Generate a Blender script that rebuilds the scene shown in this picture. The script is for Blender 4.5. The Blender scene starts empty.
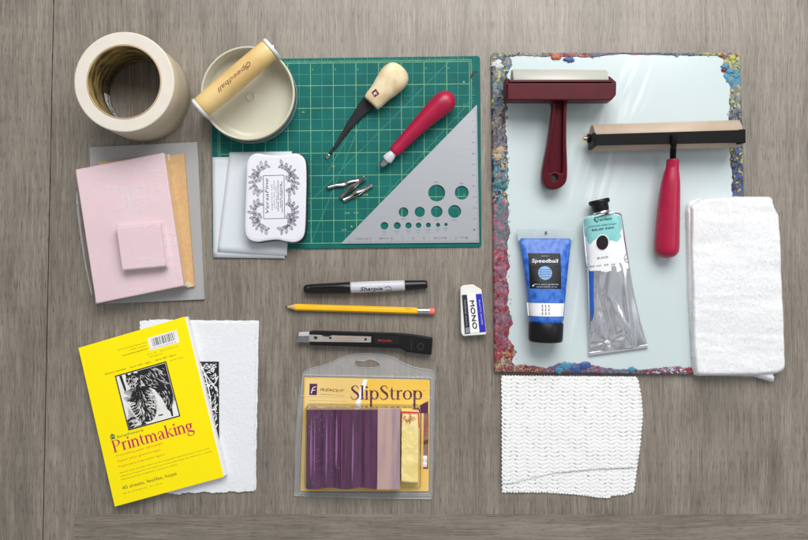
import bpy, bmesh, math, random
import numpy as np
from mathutils import Vector, Matrix, noise
random.seed(7); rng = np.random.default_rng(7)
SC = bpy.context.scene; COL = SC.collection
K = 1.124; H = 900.0          # millimetres per photograph pixel on the table, camera height in mm

# ---------------------------------------------------------------- camera, light, exposure
cd = bpy.data.cameras.new('camera'); cam = bpy.data.objects.new('camera', cd); COL.objects.link(cam)
cam.location = (0, 0, H/1000); cam.rotation_euler = (0, 0, 0)
cd.sensor_width = 36; cd.lens = 36*H/(808*K); cd.clip_start = 0.01; cd.clip_end = 50
SC.camera = cam
w = bpy.data.worlds.new("World"); SC.world = w; w.use_nodes = True
_n = w.node_tree.nodes; _l = w.node_tree.links      # a room: pale ceiling, darker furniture and walls in soft patches
_tc = _n.new('ShaderNodeTexCoord'); _no = _n.new('ShaderNodeTexNoise'); _no.inputs['Scale'].default_value = 2.6; _no.inputs['Detail'].default_value = 2
_cr = _n.new('ShaderNodeValToRGB'); _cr.color_ramp.elements[0].position = .40; _cr.color_ramp.elements[0].color = (.30, .29, .28, 1)
_cr.color_ramp.elements[1].position = .56; _cr.color_ramp.elements[1].color = (1.0, 1.03, 1.06, 1)
_l.new(_tc.outputs['Generated'], _no.inputs['Vector']); _l.new(_no.outputs['Fac'], _cr.inputs[0]); _l.new(_cr.outputs[0], _n['Background'].inputs[0])
_n['Background'].inputs[1].default_value = 0.52
def area(name, loc, target, sx, sy, watt, col):
    l = bpy.data.lights.new(name, 'AREA'); l.shape = 'RECTANGLE'; l.size = sx; l.size_y = sy
    l.energy = watt; l.color = col
    o = bpy.data.objects.new(name, l); COL.objects.link(o); o.location = loc
    o.rotation_euler = (Vector(target)-Vector(loc)).to_track_quat('-Z', 'Y').to_euler()
area('window_light', (0.28, 1.22, 1.38), (0, 0.08, 0), 1.5, 1.0, 43, (1.0, 0.985, 0.96))
area('side_light', (1.9, 0.3, 1.5), (0, 0, 0), 0.9, 0.9, 7, (0.95, 0.98, 1.0))
SC.view_settings.view_transform = 'Standard'; SC.view_settings.look = 'None'
SC.view_settings.exposure = 0; SC.view_settings.gamma = 1

# ---------------------------------------------------------------- helpers
def W(px, py, z=0):
    s = K*(H-z)/H
    return ((px-404)*s, -(py-270)*s)
def W3(px, py, z): return (*W(px, py, z), z)
def lin(c): return tuple(((v/255)/12.92 if v/255 <= .04045 else ((v/255+.055)/1.055)**2.4) for v in c)

def pm(name, col, rough=.5, metal=0, var=.10, scale=60, bump=0, bscale=400, col2=None, coat=0, spec=.5,
       alpha=1, sheen=0, stretch=(1,1,1), detail=5, trans=0, sss=0, rvar=0, mixlo=.35, mixhi=.65):
    m = bpy.data.materials.new(name); m.use_nodes = True
    nt = m.node_tree; N = nt.nodes; L = nt.links; b = N['Principled BSDF']
    c = lin(col); c2 = lin(col2) if col2 else tuple(max(0, v*(1-var)) for v in c)
    tc = N.new('ShaderNodeTexCoord'); mp = N.new('ShaderNodeMapping'); mp.inputs['Scale'].default_value = stretch
    L.new(tc.outputs['Object'], mp.inputs[0])
    n = N.new('ShaderNodeTexNoise'); n.inputs['Scale'].default_value = scale; n.inputs['Detail'].default_value = detail
    L.new(mp.outputs[0], n.inputs['Vector'])
    r = N.new('ShaderNodeValToRGB'); r.color_ramp.elements[0].position = mixlo; r.color_ramp.elements[1].position = mixhi
    r.color_ramp.elements[0].color = (*c2, 1); r.color_ramp.elements[1].color = (*c, 1)
    L.new(n.outputs['Fac'], r.inputs[0]); L.new(r.outputs[0], b.inputs['Base Color'])
    b.inputs['Roughness'].default_value = rough; b.inputs['Metallic'].default_value = metal
    b.inputs['Specular IOR Level'].default_value = spec; b.inputs['Coat Weight'].default_value = coat
    b.inputs['Coat Roughness'].default_value = .08
    b.inputs['Alpha'].default_value = alpha; b.inputs['Transmission Weight'].default_value = trans
    b.inputs['Sheen Weight'].default_value = sheen
    if sss: b.inputs['Subsurface Weight'].default_value = sss; b.inputs['Subsurface Scale'].default_value = .003
    if rvar:
        mr = N.new('ShaderNodeMapRange'); mr.inputs[3].default_value = rough-rvar; mr.inputs[4].default_value = rough+rvar
        L.new(n.outputs['Fac'], mr.inputs[0]); L.new(mr.outputs[0], b.inputs['Roughness'])
    if bump:
        n2 = N.new('ShaderNodeTexNoise'); n2.inputs['Scale'].default_value = bscale; n2.inputs['Detail'].default_value = 4
        L.new(mp.outputs[0], n2.inputs['Vector'])
        bp = N.new('ShaderNodeBump'); bp.inputs['Strength'].default_value = 1; bp.inputs['Distance'].default_value = bump*.001
        L.new(n2.outputs['Fac'], bp.inputs['Height']); L.new(bp.outputs[0], b.inputs['Normal'])
    return m

def film(name, gloss=.25, tint=(1,1,1), haze=.04, rough=.12, bump=.3, bscale=60, milk=.06, refl=1.0, crease=0):
    """thin clear plastic: mostly see-through, with a sheen"""
    m = bpy.data.materials.new(name); m.use_nodes = True; nt = m.node_tree; N = nt.nodes; L = nt.links
    N.remove(N['Principled BSDF']); out = N['Material Output']
    tr = N.new('ShaderNodeBsdfTransparent'); tr.inputs[0].default_value = (*tint, 1)
    gl = N.new('ShaderNodeBsdfGlossy'); gl.inputs['Roughness'].default_value = rough; gl.inputs[0].default_value = (refl, refl, refl, 1)
    df = N.new('ShaderNodeBsdfDiffuse'); df.inputs[0].default_value = (.8, .82, .84, 1)
    lw = N.new('ShaderNodeLayerWeight'); lw.inputs[0].default_value = gloss
    m1 = N.new('ShaderNodeMixShader'); m1.inputs[0].default_value = milk
    L.new(tr.outputs[0], m1.inputs[1]); L.new(df.outputs[0], m1.inputs[2])
    m2 = N.new('ShaderNodeMixShader'); L.new(lw.outputs['Fresnel'], m2.inputs[0]); L.new(m1.outputs[0], m2.inputs[1]); L.new(gl.outputs[0], m2.inputs[2])
    L.new(m2.outputs[0], out.inputs[0])
    tc = N.new('ShaderNodeTexCoord'); n = N.new('ShaderNodeTexNoise'); n.inputs['Scale'].default_value = bscale; n.inputs['Distortion'].default_value = crease
    L.new(tc.outputs['Object'], n.inputs['Vector'])
    bp = N.new('ShaderNodeBump'); bp.inputs['Distance'].default_value = bump*.001
    L.new(n.outputs['Fac'], bp.inputs['Height'])
    for s in (gl, lw): L.new(bp.outputs[0], s.inputs['Normal'])
    if crease:
        mp = N.new('ShaderNodeMapping'); mp.inputs['Rotation'].default_value = (0, 0, .9); mp.inputs['Scale'].default_value = (1, 2.4, 1); L.new(tc.outputs['Object'], mp.inputs[0])
        n3 = N.new('ShaderNodeTexNoise'); n3.inputs['Scale'].default_value = 22; n3.inputs['Detail'].default_value = 4; n3.inputs['Distortion'].default_value = crease; L.new(mp.outputs[0], n3.inputs['Vector'])
        sb = N.new('ShaderNodeMath'); sb.operation = 'SUBTRACT'; sb.inputs[1].default_value = .5; L.new(n3.outputs['Fac'], sb.inputs[0]); ab = N.new('ShaderNodeMath'); ab.operation = 'ABSOLUTE'; L.new(sb.outputs[0], ab.inputs[0])
        m3 = N.new('ShaderNodeMapRange'); m3.inputs[1].default_value = 0; m3.inputs[2].default_value = .07; m3.inputs[3].default_value = 1; m3.inputs[4].default_value = 0; L.new(ab.outputs[0], m3.inputs[0])
        n4 = N.new('ShaderNodeTexNoise'); n4.inputs['Scale'].default_value = 30; L.new(tc.outputs['Object'], n4.inputs['Vector'])
        m4 = N.new('ShaderNodeMapRange'); m4.inputs[1].default_value = .42; m4.inputs[2].default_value = .62; L.new(n4.outputs['Fac'], m4.inputs[0])
        mu = N.new('ShaderNodeMath'); mu.operation = 'MULTIPLY'; L.new(m3.outputs[0], mu.inputs[0]); L.new(m4.outputs[0], mu.inputs[1])
        mr = N.new('ShaderNodeMapRange'); mr.inputs[3].default_value = milk; mr.inputs[4].default_value = milk+.20
        L.new(mu.outputs[0], mr.inputs[0]); L.new(mr.outputs[0], m1.inputs[0])
    return m

_t = {}
def thing(name, label, cat, px, py, z=0, group=None):
    o = bpy.data.objects.new(name, None); COL.objects.link(o); o.empty_display_size = .02
    x, y = W(px, py, z); o.location = (x*.001, y*.001, z*.001)
    o['label'] = label; o['category'] = cat
    if group: o['group'] = group
    _t[o.name] = (x, y, z)
    return o

def catmull(pts, n=8, closed=False):
    P = [np.array(p, float) for p in pts]; out = []; m = len(P)
    rngi = range(m) if closed else range(m-1)
    for i in rngi:
        if closed: a, b, c, d = P[(i-1) % m], P[i], P[(i+1) % m], P[(i+2) % m]
        else: a, b, c, d = P[max(i-1, 0)], P[i], P[i+1], P[min(i+2, m-1)]
        for k in range(n):
            t = k/n
            out.append(.5*((2*b)+(-a+c)*t+(2*a-5*b+4*c-d)*t*t+(-a+3*b-3*c+d)*t**3))
    if not closed: out.append(P[-1])
    return [tuple(p) for p in out]

def roundpoly(pts, r, n=6):
    """round the corners of a polygon given in pixels; r scalar or list"""
    out = []; m = len(pts)
    for i, p in enumerate(pts):
        p = np.array(p, float); a = np.array(pts[i-1], float); b = np.array(pts[(i+1) % m], float)
        rr = r[i] if isinstance(r, (list, tuple)) else r
        da = (a-p); la = np.linalg.norm(da); db = (b-p); lb = np.linalg.norm(db)
        q = min(rr, la*.49, lb*.49)
        s = p+da/la*q; e = p+db/lb*q
        for k in range(n+1):
            t = k/n; out.append(tuple((1-t)**2*s+2*t*(1-t)*p+t*t*e))
    return out

class MB:
    def __init__(s): s.v = []; s.f = []; s.m = []; s.sm = []
    def add(s, vs, fs, mi=0, smooth=False):
        o = len(s.v); s.v += [tuple(map(float, q)) for q in vs]
        for f in fs: s.f.append(tuple(i+o for i in f)); s.m.append(mi); s.sm.append(smooth)
        return s
    def from_mesh(s, me, M=lambda c: c, mi=0, smooth=False):
        s.add([M(v.co) for v in me.vertices], [tuple(p.vertices) for p in me.polygons], mi, smooth); return s
    def prism(s, outlines, z0, z1, bevel=0, mi=0, world=False, zpx=None, res=2, zf=None):
        """outlines: list of pixel outlines (first outer, rest holes), converted at height z1"""
        if not isinstance(outlines[0][0], (tuple, list, np.ndarray)): outlines = [outlines]
        zz = z1 if zpx is None else zpx
        cu = bpy.data.curves.new('tmp', 'CURVE'); cu.dimensions = '2D'; cu.fill_mode = 'BOTH'
        for o in outlines:
            sp = cu.splines.new('POLY'); sp.points.add(len(o)-1); sp.use_cyclic_u = True
            for i, p in enumerate(o):
                x, y = (p[0], p[1]) if world else W(p[0], p[1], zz)
                sp.points[i].co = (x, y, 0, 1)
        h = (z1-z0)/2; bevel = min(bevel, h*.98)
        cu.extrude = h-bevel; cu.bevel_depth = bevel; cu.bevel_resolution = res; cu.offset = -bevel
        ob = bpy.data.objects.new('tmp', cu); COL.objects.link(ob)
        dg = bpy.context.evaluated_depsgraph_get(); me = bpy.data.meshes.new_from_object(ob.evaluated_get(dg))
        bm = bmesh.new(); bm.from_mesh(me); bmesh.ops.remove_doubles(bm, verts=bm.verts, dist=1e-3)
        bmesh.ops.recalc_face_normals(bm, faces=bm.faces)
        bm.to_mesh(me); bm.free()
        zc = (z0+z1)/2
        if zf: s.from_mesh(me, lambda c: (c.x, c.y, c.z+zc+zf(c.x, c.y)), mi)
        else: s.from_mesh(me, lambda c: (c.x, c.y, c.z+zc), mi)
        bpy.data.objects.remove(ob); bpy.data.curves.remove(cu); bpy.data.meshes.remove(me)
        return s
    def flat(s, outline, z, mi=0, zf=None, off=.15, sub=2.0):
        """thin printed patch; with zf it is draped over a surface"""
        pts = [W(p[0], p[1], z) for p in outline]
        bm = bmesh.new(); f = bm.faces.new([bm.verts.new((x, y, 0)) for x, y in pts])
        if f.calc_area() and f.normal.z < 0 or True:
            f.normal_update()
            if f.normal.z < 0: f.normal_flip()
        s._drape(bm, z, mi, zf, off, sub); return s
    def _drape(s, bm, z, mi, zf, off, sub):
        bmesh.ops.triangulate(bm, faces=bm.faces)
        if zf:
            for _ in range(6):
                es = [e for e in bm.edges if e.calc_length() > sub]
                if not es: break
                bmesh.ops.subdivide_edges(bm, edges=es, cuts=1); bmesh.ops.triangulate(bm, faces=bm.faces)
        bm.verts.ensure_lookup_table(); bm.verts.index_update()
        s.add([(v.co.x, v.co.y, (zf(v.co.x, v.co.y)+off) if zf else z) for v in bm.verts],
              [tuple(v.index for v in f.verts) for f in bm.faces], mi); bm.free()
    def text(s, body, p0, p1, z, mi=0, ys=1.0, shear=0, bold=0, zf=None, off=.2, hmm=None):
        """text whose baseline runs from pixel p0 to pixel p1"""
        cu = bpy.data.curves.new('tmp', 'FONT'); cu.body = body; cu.size = 1; cu.shear = shear; cu.offset = bold; cu.resolution_u = 3
        ob = bpy.data.objects.new('tmp', cu); COL.objects.link(ob)
        dg = bpy.context.evaluated_depsgraph_get(); me = bpy.data.meshes.new_from_object(ob.evaluated_get(dg))
        xs = [v.co.x for v in me.vertices]; x0, x1 = min(xs), max(xs)
        a = np.array(W(*p0, z)); b = np.array(W(*p1, z)); d = b-a; Ln = np.linalg.norm(d); d /= Ln; n = np.array((-d[1], d[0]))
        sx = Ln/(x1-x0); sy = sx*ys if hmm is None else hmm/.7
        bm = bmesh.new()
        bm.from_mesh(me)
        for v in bm.verts:
            q = a+d*(v.co.x-x0)*sx+n*v.co.y*sy; v.co = (q[0], q[1], 0)
        s._drape(bm, z, mi, zf, off, 1.2)
        bpy.data.objects.remove(ob); bpy.data.curves.remove(cu); bpy.data.meshes.remove(me); return s
    def stroke(s, pts, wpx, z, mi=0, closed=False, zf=None, off=.2, mmw=None):
        """ribbon along a pixel polyline; points may carry a width (px) as third value"""
        P = [np.array(W(p[0], p[1], z)) for p in pts]; n = len(P)
        wd = [(p[2] if len(p) > 2 else wpx)*K*.5 for p in pts]
        vs = []
        for i in range(n):
            a = P[i-1] if (i > 0 or closed) else P[i]; b = P[(i+1) % n] if (i < n-1 or closed) else P[i]
            d = b-a; l = np.linalg.norm(d); d = d/l if l > 1e-9 else np.array((1., 0.)); m = np.array((-d[1], d[0]))
            for sg in (1, -1):
                q = P[i]+m*sg*wd[i]; vs.append((q[0], q[1], zf(*q)+off if zf else z))
        fs = [(2*i, 2*i+1, 2*((i+1) % n)+1, 2*((i+1) % n)) for i in range(n if closed else n-1)]
        s.add(vs, fs, mi); return s
    def lathe(s, cx, cy, prof, mi=0, n=96, smooth=True, matf=None, closed=False):
        vs = []; fs = []; m = len(prof)
        for i in range(n):
            a = 2*math.pi*i/n
            for r, z in prof: vs.append((cx+r*math.cos(a), cy+r*math.sin(a), z))
        o = len(s.v); s.add(vs, [])
        for i in range(n):
            j = (i+1) % n
            for k in range(m if closed else m-1):
                k2 = (k+1) % m
                s.f.append((o+i*m+k, o+j*m+k, o+j*m+k2, o+i*m+k2)); s.m.append(matf(k) if matf else mi); s.sm.append(smooth)
        return s
    def tube(s, p3, r, n=20, mi=0, cap=True, smooth=True, inner=None):
        """round tube through world points (mm); r scalar or list"""
        P = [np.array(p, float) for p in p3]; m = len(P); vs = []; 
        for i in range(m):
            t = P[min(i+1, m-1)]-P[max(i-1, 0)]; t /= np.linalg.norm(t)
            up = np.array((0, 0, 1.)) if abs(t[2]) < .9 else np.array((1., 0, 0))
            u = np.cross(t, up); u /= np.linalg.norm(u); v = np.cross(u, t)
            rr = r[i] if isinstance(r, (list, tuple, np.ndarray)) else r
            for k in range(n):
                a = 2*math.pi*k/n; vs.append(P[i]+rr*(u*math.cos(a)+v*math.sin(a)))
        fs = [(i*n+k, i*n+(k+1) % n, (i+1)*n+(k+1) % n, (i+1)*n+k) for i in range(m-1) for k in range(n)]
        s.add(vs, fs, mi, smooth)
        if cap:
            s.add(vs[:n], [tuple(range(n))], mi); s.add(vs[-n:], [tuple(range(n))[::-1]], mi)
        return s
    def box(s, x0, y0, x1, y1, z0, z1, mi=0):
        vs = [(x, y, z) for z in (z0, z1) for x, y in ((x0, y0), (x1, y0), (x1, y1), (x0, y1))]
        s.add(vs, [(3, 2, 1, 0), (4, 5, 6, 7), (0, 1, 5, 4), (1, 2, 6, 5), (2, 3, 7, 6), (3, 0, 4, 7)], mi); return s
    def build(s, name, mats, parent=None, label=None, bev=0, merge=False, origin=None):
        if not isinstance(mats, (list, tuple)): mats = [mats]
        root = parent
        while root is not None and root.parent: root = root.parent
        o3 = _t[root.name] if root is not None else (origin or (0, 0, 0))
        me = bpy.data.meshes.new(name)
        me.from_pydata([((x-o3[0])*.001, (y-o3[1])*.001, (z-o3[2])*.001) for x, y, z in s.v], [], s.f)
        for m in mats: me.materials.append(m)
        me.polygons.foreach_set('material_index', s.m); me.polygons.foreach_set('use_smooth', s.sm)
        me.update(); me.validate()
        if merge:
            bm = bmesh.new(); bm.from_mesh(me); bmesh.ops.remove_doubles(bm, verts=bm.verts, dist=2e-6)
            bmesh.ops.recalc_face_normals(bm, faces=bm.faces); bm.to_mesh(me); bm.free()
        ob = bpy.data.objects.new(name, me); COL.objects.link(ob)
        if parent is not None: ob.parent = parent
        else: ob.location = tuple(q*.001 for q in o3)
        if label: ob['label'] = label
        if bev:
            b = ob.modifiers.new('bevel', 'BEVEL'); b.width = bev*.001; b.segments = 2; b.limit_method = 'ANGLE'
        return ob

class Loft:
    """body through cross-sections (px, py, z centre, half width mm, half height mm, exponent)"""
    def __init__(s, sec, n=8, perp=None):
        S = catmull(sec, n); s.S = []
        for c in S:
            x, y = W(c[0], c[1], c[2]); s.S.append((x, y, c[2], max(c[3], .05), max(c[4], .05), c[5]))
        A = np.array([(q[0], q[1]) for q in s.S]); s.A = A; d = A[-1]-A[0]; s.L = np.linalg.norm(d); s.d = d/s.L
        s.p = np.array((-s.d[1], s.d[0])) if perp is None else np.array(perp)
        s.T = (A-A[0])@s.d
    def z(s, x, y):
        q = np.array((x, y)); t = float((q-s.A[0])@s.d)
        c = [np.interp(t, s.T, [r[i] for r in s.S]) for i in range(6)]
        l = float((q-np.array((c[0], c[1])))@s.p); u = min(abs(l)/c[3], .999)
        return c[2]+c[4]*(1-u**c[5])**(1/c[5])
    def put(s, mb, n=40, mi=0, mf=None, disp=None, cap=True):
        vs = []; m = len(s.S)
        for i, (x, y, z, hw, hh, e) in enumerate(s.S):
            for k in range(n):
                a = 2*math.pi*k/n; ca, sa = math.cos(a), math.sin(a)
                l = hw*math.copysign(abs(ca)**(2/e), ca); h = hh*math.copysign(abs(sa)**(2/e), sa)
                v = [x+s.p[0]*l, y+s.p[1]*l, z+h]
                if disp:
                    v[2] += disp(i/(m-1), l/hw, v[0], v[1])*(1 if sa > .05 else 0)
                vs.append(tuple(v))
        o = len(mb.v); mb.add(vs, [])
        for i in range(m-1):
            for k in range(n):
                mb.f.append((o+i*n+k, o+i*n+(k+1) % n, o+(i+1)*n+(k+1) % n, o+(i+1)*n+k))
                mb.m.append(mf(i/(m-1), vs[i*n+k]) if mf else mi); mb.sm.append(True)
        if cap:
            mb.f.append(tuple(o+k for k in range(n))[::-1]); mb.m.append(mi); mb.sm.append(False)
            mb.f.append(tuple(o+(m-1)*n+k for k in range(n))); mb.m.append(mf(1, vs[-1]) if mf else mi); mb.sm.append(False)
        return mb

def arcl(cx, cy, r, a0, a1, n=16): return [(cx+r*math.cos(math.radians(a0+(a1-a0)*i/n)), cy+r*math.sin(math.radians(a0+(a1-a0)*i/n))) for i in range(n+1)]
def circ(cx, cy, r, n=40): return arcl(cx, cy, r, 0, 360, n)[:-1]
def lerp(a, b, t): return tuple(a[i]+(b[i]-a[i])*t for i in range(len(a)))
def nz(x, y, z=0, s=1): return noise.noise(Vector((x*s, y*s, z)))
def fbm(x, y, z=0, s=1, o=4):
    v = 0; a = 1
    for i in range(o): v += a*noise.noise(Vector((x*s, y*s, z+i*7.3))); s *= 2.05; a *= .5
    return v

def cushion(outline, z0, z1, r, rings=40, step=2.5, disp=None, bottom=True):
    """soft slab: dense rings shrink from outline to its centre; the edge rounds over r mm"""
    pts = [np.array(W(p[0], p[1], z1)) for p in outline]
    # resample
    out = []; m = len(pts)
    for i in range(m):
        a, b = pts[i], pts[(i+1) % m]; k = max(1, int(np.linalg.norm(b-a)/step))
        for j in range(k): out.append(a+(b-a)*j/k)
    C = sum(out)/len(out); n = len(out); R = np.mean([np.linalg.norm(p-C) for p in out])
    vs = []; ds = []
    rs = sorted(set([0, .15*r, .3*r, .5*r, .75*r, r]+[r+(R-r)*i/rings for i in range(1, rings)]))
    for d in rs:
        s = 1-d/R
        for p in out:
            q = C+(p-C)*s; t = min(d/r, 1); h = z0+(z1-z0)*math.sqrt(max(0, 1-(1-t)**2))
            if disp: h += disp(q[0], q[1])*min(1, d/r+.15)
            vs.append((q[0], q[1], h))
    vs.append((C[0], C[1], z1+(disp(C[0], C[1]) if disp else 0)))
    fs = [(a*n+i, a*n+(i+1) % n, (a+1)*n+(i+1) % n, (a+1)*n+i) for a in range(len(rs)-1) for i in range(n)]
    fs += [((len(rs)-1)*n+i, (len(rs)-1)*n+(i+1) % n, len(vs)-1) for i in range(n)]
    return vs, fs

# serif lettering: strokes (x, y, width), x-height 1
def ring(cx, cy, rx, ry): return [(cx+rx*math.cos(a), cy+ry*math.sin(a), .07+.17*abs(math.cos(a))**1.5) for a in [2*math.pi*i/20 for i in range(21)]]
def sf(x, y, w_=.46): return [(x-w_/2, y, .06), (x+w_/2, y, .06)]
def stem(x, y0, y1): return [(x, y0, .23), (x, y1, .23)]
c_ = lambda *p: catmull(p, 5)
GL = {
 'P': ([stem(.3, 0, 1.45), c_((.3, 1.42, .06), (.7, 1.42, .09), (1.02, 1.1, .24), (.7, .72, .08), (.3, .72, .06)), sf(.3, .03, .6), sf(.18, 1.42, .36)], 1.2),
 'r': ([stem(.22, 0, .98), c_((.28, .7, .06), (.45, .95, .1), (.64, .9, .2)), sf(.22, .03), sf(.12, .95, .22)], .72),
 'i': ([stem(.22, 0, .98), sf(.22, .03), sf(.12, .95, .22), [(.22, 1.2, .22), (.22, 1.42, .22)]], .44),
 'n': ([stem(.22, 0, .98), c_((.28, .7, .06), (.52, .97, .12), (.78, .75, .22), (.8, .4, .23), (.8, 0, .23)), sf(.22, .03), sf(.12, .95, .22), sf(.8, .03)], 1.06),
 'm': ([stem(.22, 0, .98), c_((.28, .7, .06), (.5, .97, .12), (.75, .75, .22), (.77, .4, .23), (.77, 0, .23)), c_((.83, .7, .06), (1.08, .97, .12), (1.3, .75, .22), (1.32, .4, .23), (1.32, 0, .23)), sf(.22, .03), sf(.12, .95, .22), sf(.77, .03), sf(1.32, .03)], 1.6),
 't': ([c_((.27, 1.3, .05), (.27, .9, .22), (.27, .3, .22), (.4, .03, .12), (.62, .12, .05)), [(.02, .94, .06), (.58, .94, .06)]], .66),
 'a': ([c_((.14, .72, .16), (.22, .9, .1), (.42, .97, .08), (.64, .8, .2), (.66, .2, .22), (.76, .03, .1), (.92, .08, .05)), c_((.62, .56, .06), (.3, .45, .14), (.16, .24, .22), (.32, .02, .08), (.6, .2, .06))], .96),
 'k': ([stem(.22, 0, 1.5), [(.26, .4, .06), (.76, .94, .07)], [(.42, .56, .1), (.84, .03, .24)], sf(.22, .03), sf(.12, 1.47, .22), sf(.76, .95, .34), sf(.84, .03, .4)], 1.04),
 'g': ([ring(.42, .65, .26, .3), c_((.3, .4, .06), (.16, .2, .12), (.5, .06, .2), (.84, -.08, .2), (.78, -.38, .1), (.4, -.48, .08), (.1, -.32, .12), (.2, -.05, .07), (.4, .04, .06)), [(.62, .85, .06), (.92, .93, .12)]], .98),
 'S': ([c_((.82, 1.08, .05), (.72, 1.36, .08), (.45, 1.45, .09), (.18, 1.2, .2), (.4, .88, .25), (.74, .6, .26), (.8, .25, .18), (.5, .02, .09), (.2, .1, .08), (.1, .42, .05))], 1.0),
 'l': ([stem(.22, 0, 1.5), sf(.22, .03), sf(.12, 1.47, .22)], .44),
 'p': ([stem(.22, -.5, .98), ring(.56, .5, .33, .45), sf(.22, -.47), sf(.12, .95, .22)], 1.04),
 'o': ([ring(.46, .5, .36, .46)], .94),
}
def serif(mb, word, p0, p1, z, xh_px, mi=0, bold=1.0):
    tot = sum(GL[c][1] for c in word); a = np.array(p0, float); b = np.array(p1, float); d = b-a; Ln = np.linalg.norm(d)
    sx = Ln/tot; d /= Ln; up = np.array((d[1], -d[0])); x = 0; zi = z
    for c in word:
        for st in GL[c][0]:
            pts = [tuple(a+d*(x+q[0])*sx+up*q[1]*xh_px)+(q[2]*xh_px*bold,) for q in st]
            zi += .004; mb.stroke(pts, 1, zi, mi)
        x += GL[c][1]
    return mb

# ---------------------------------------------------------------- materials
white_paper = pm('white_paper', (236, 238, 241), .8, var=.04, bump=.15, bscale=700)
ink_black = pm('printed_black', (26, 26, 30), .6, var=.1)
ink_grey = pm('printed_grey', (70, 70, 80), .6, var=.1)

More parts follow.
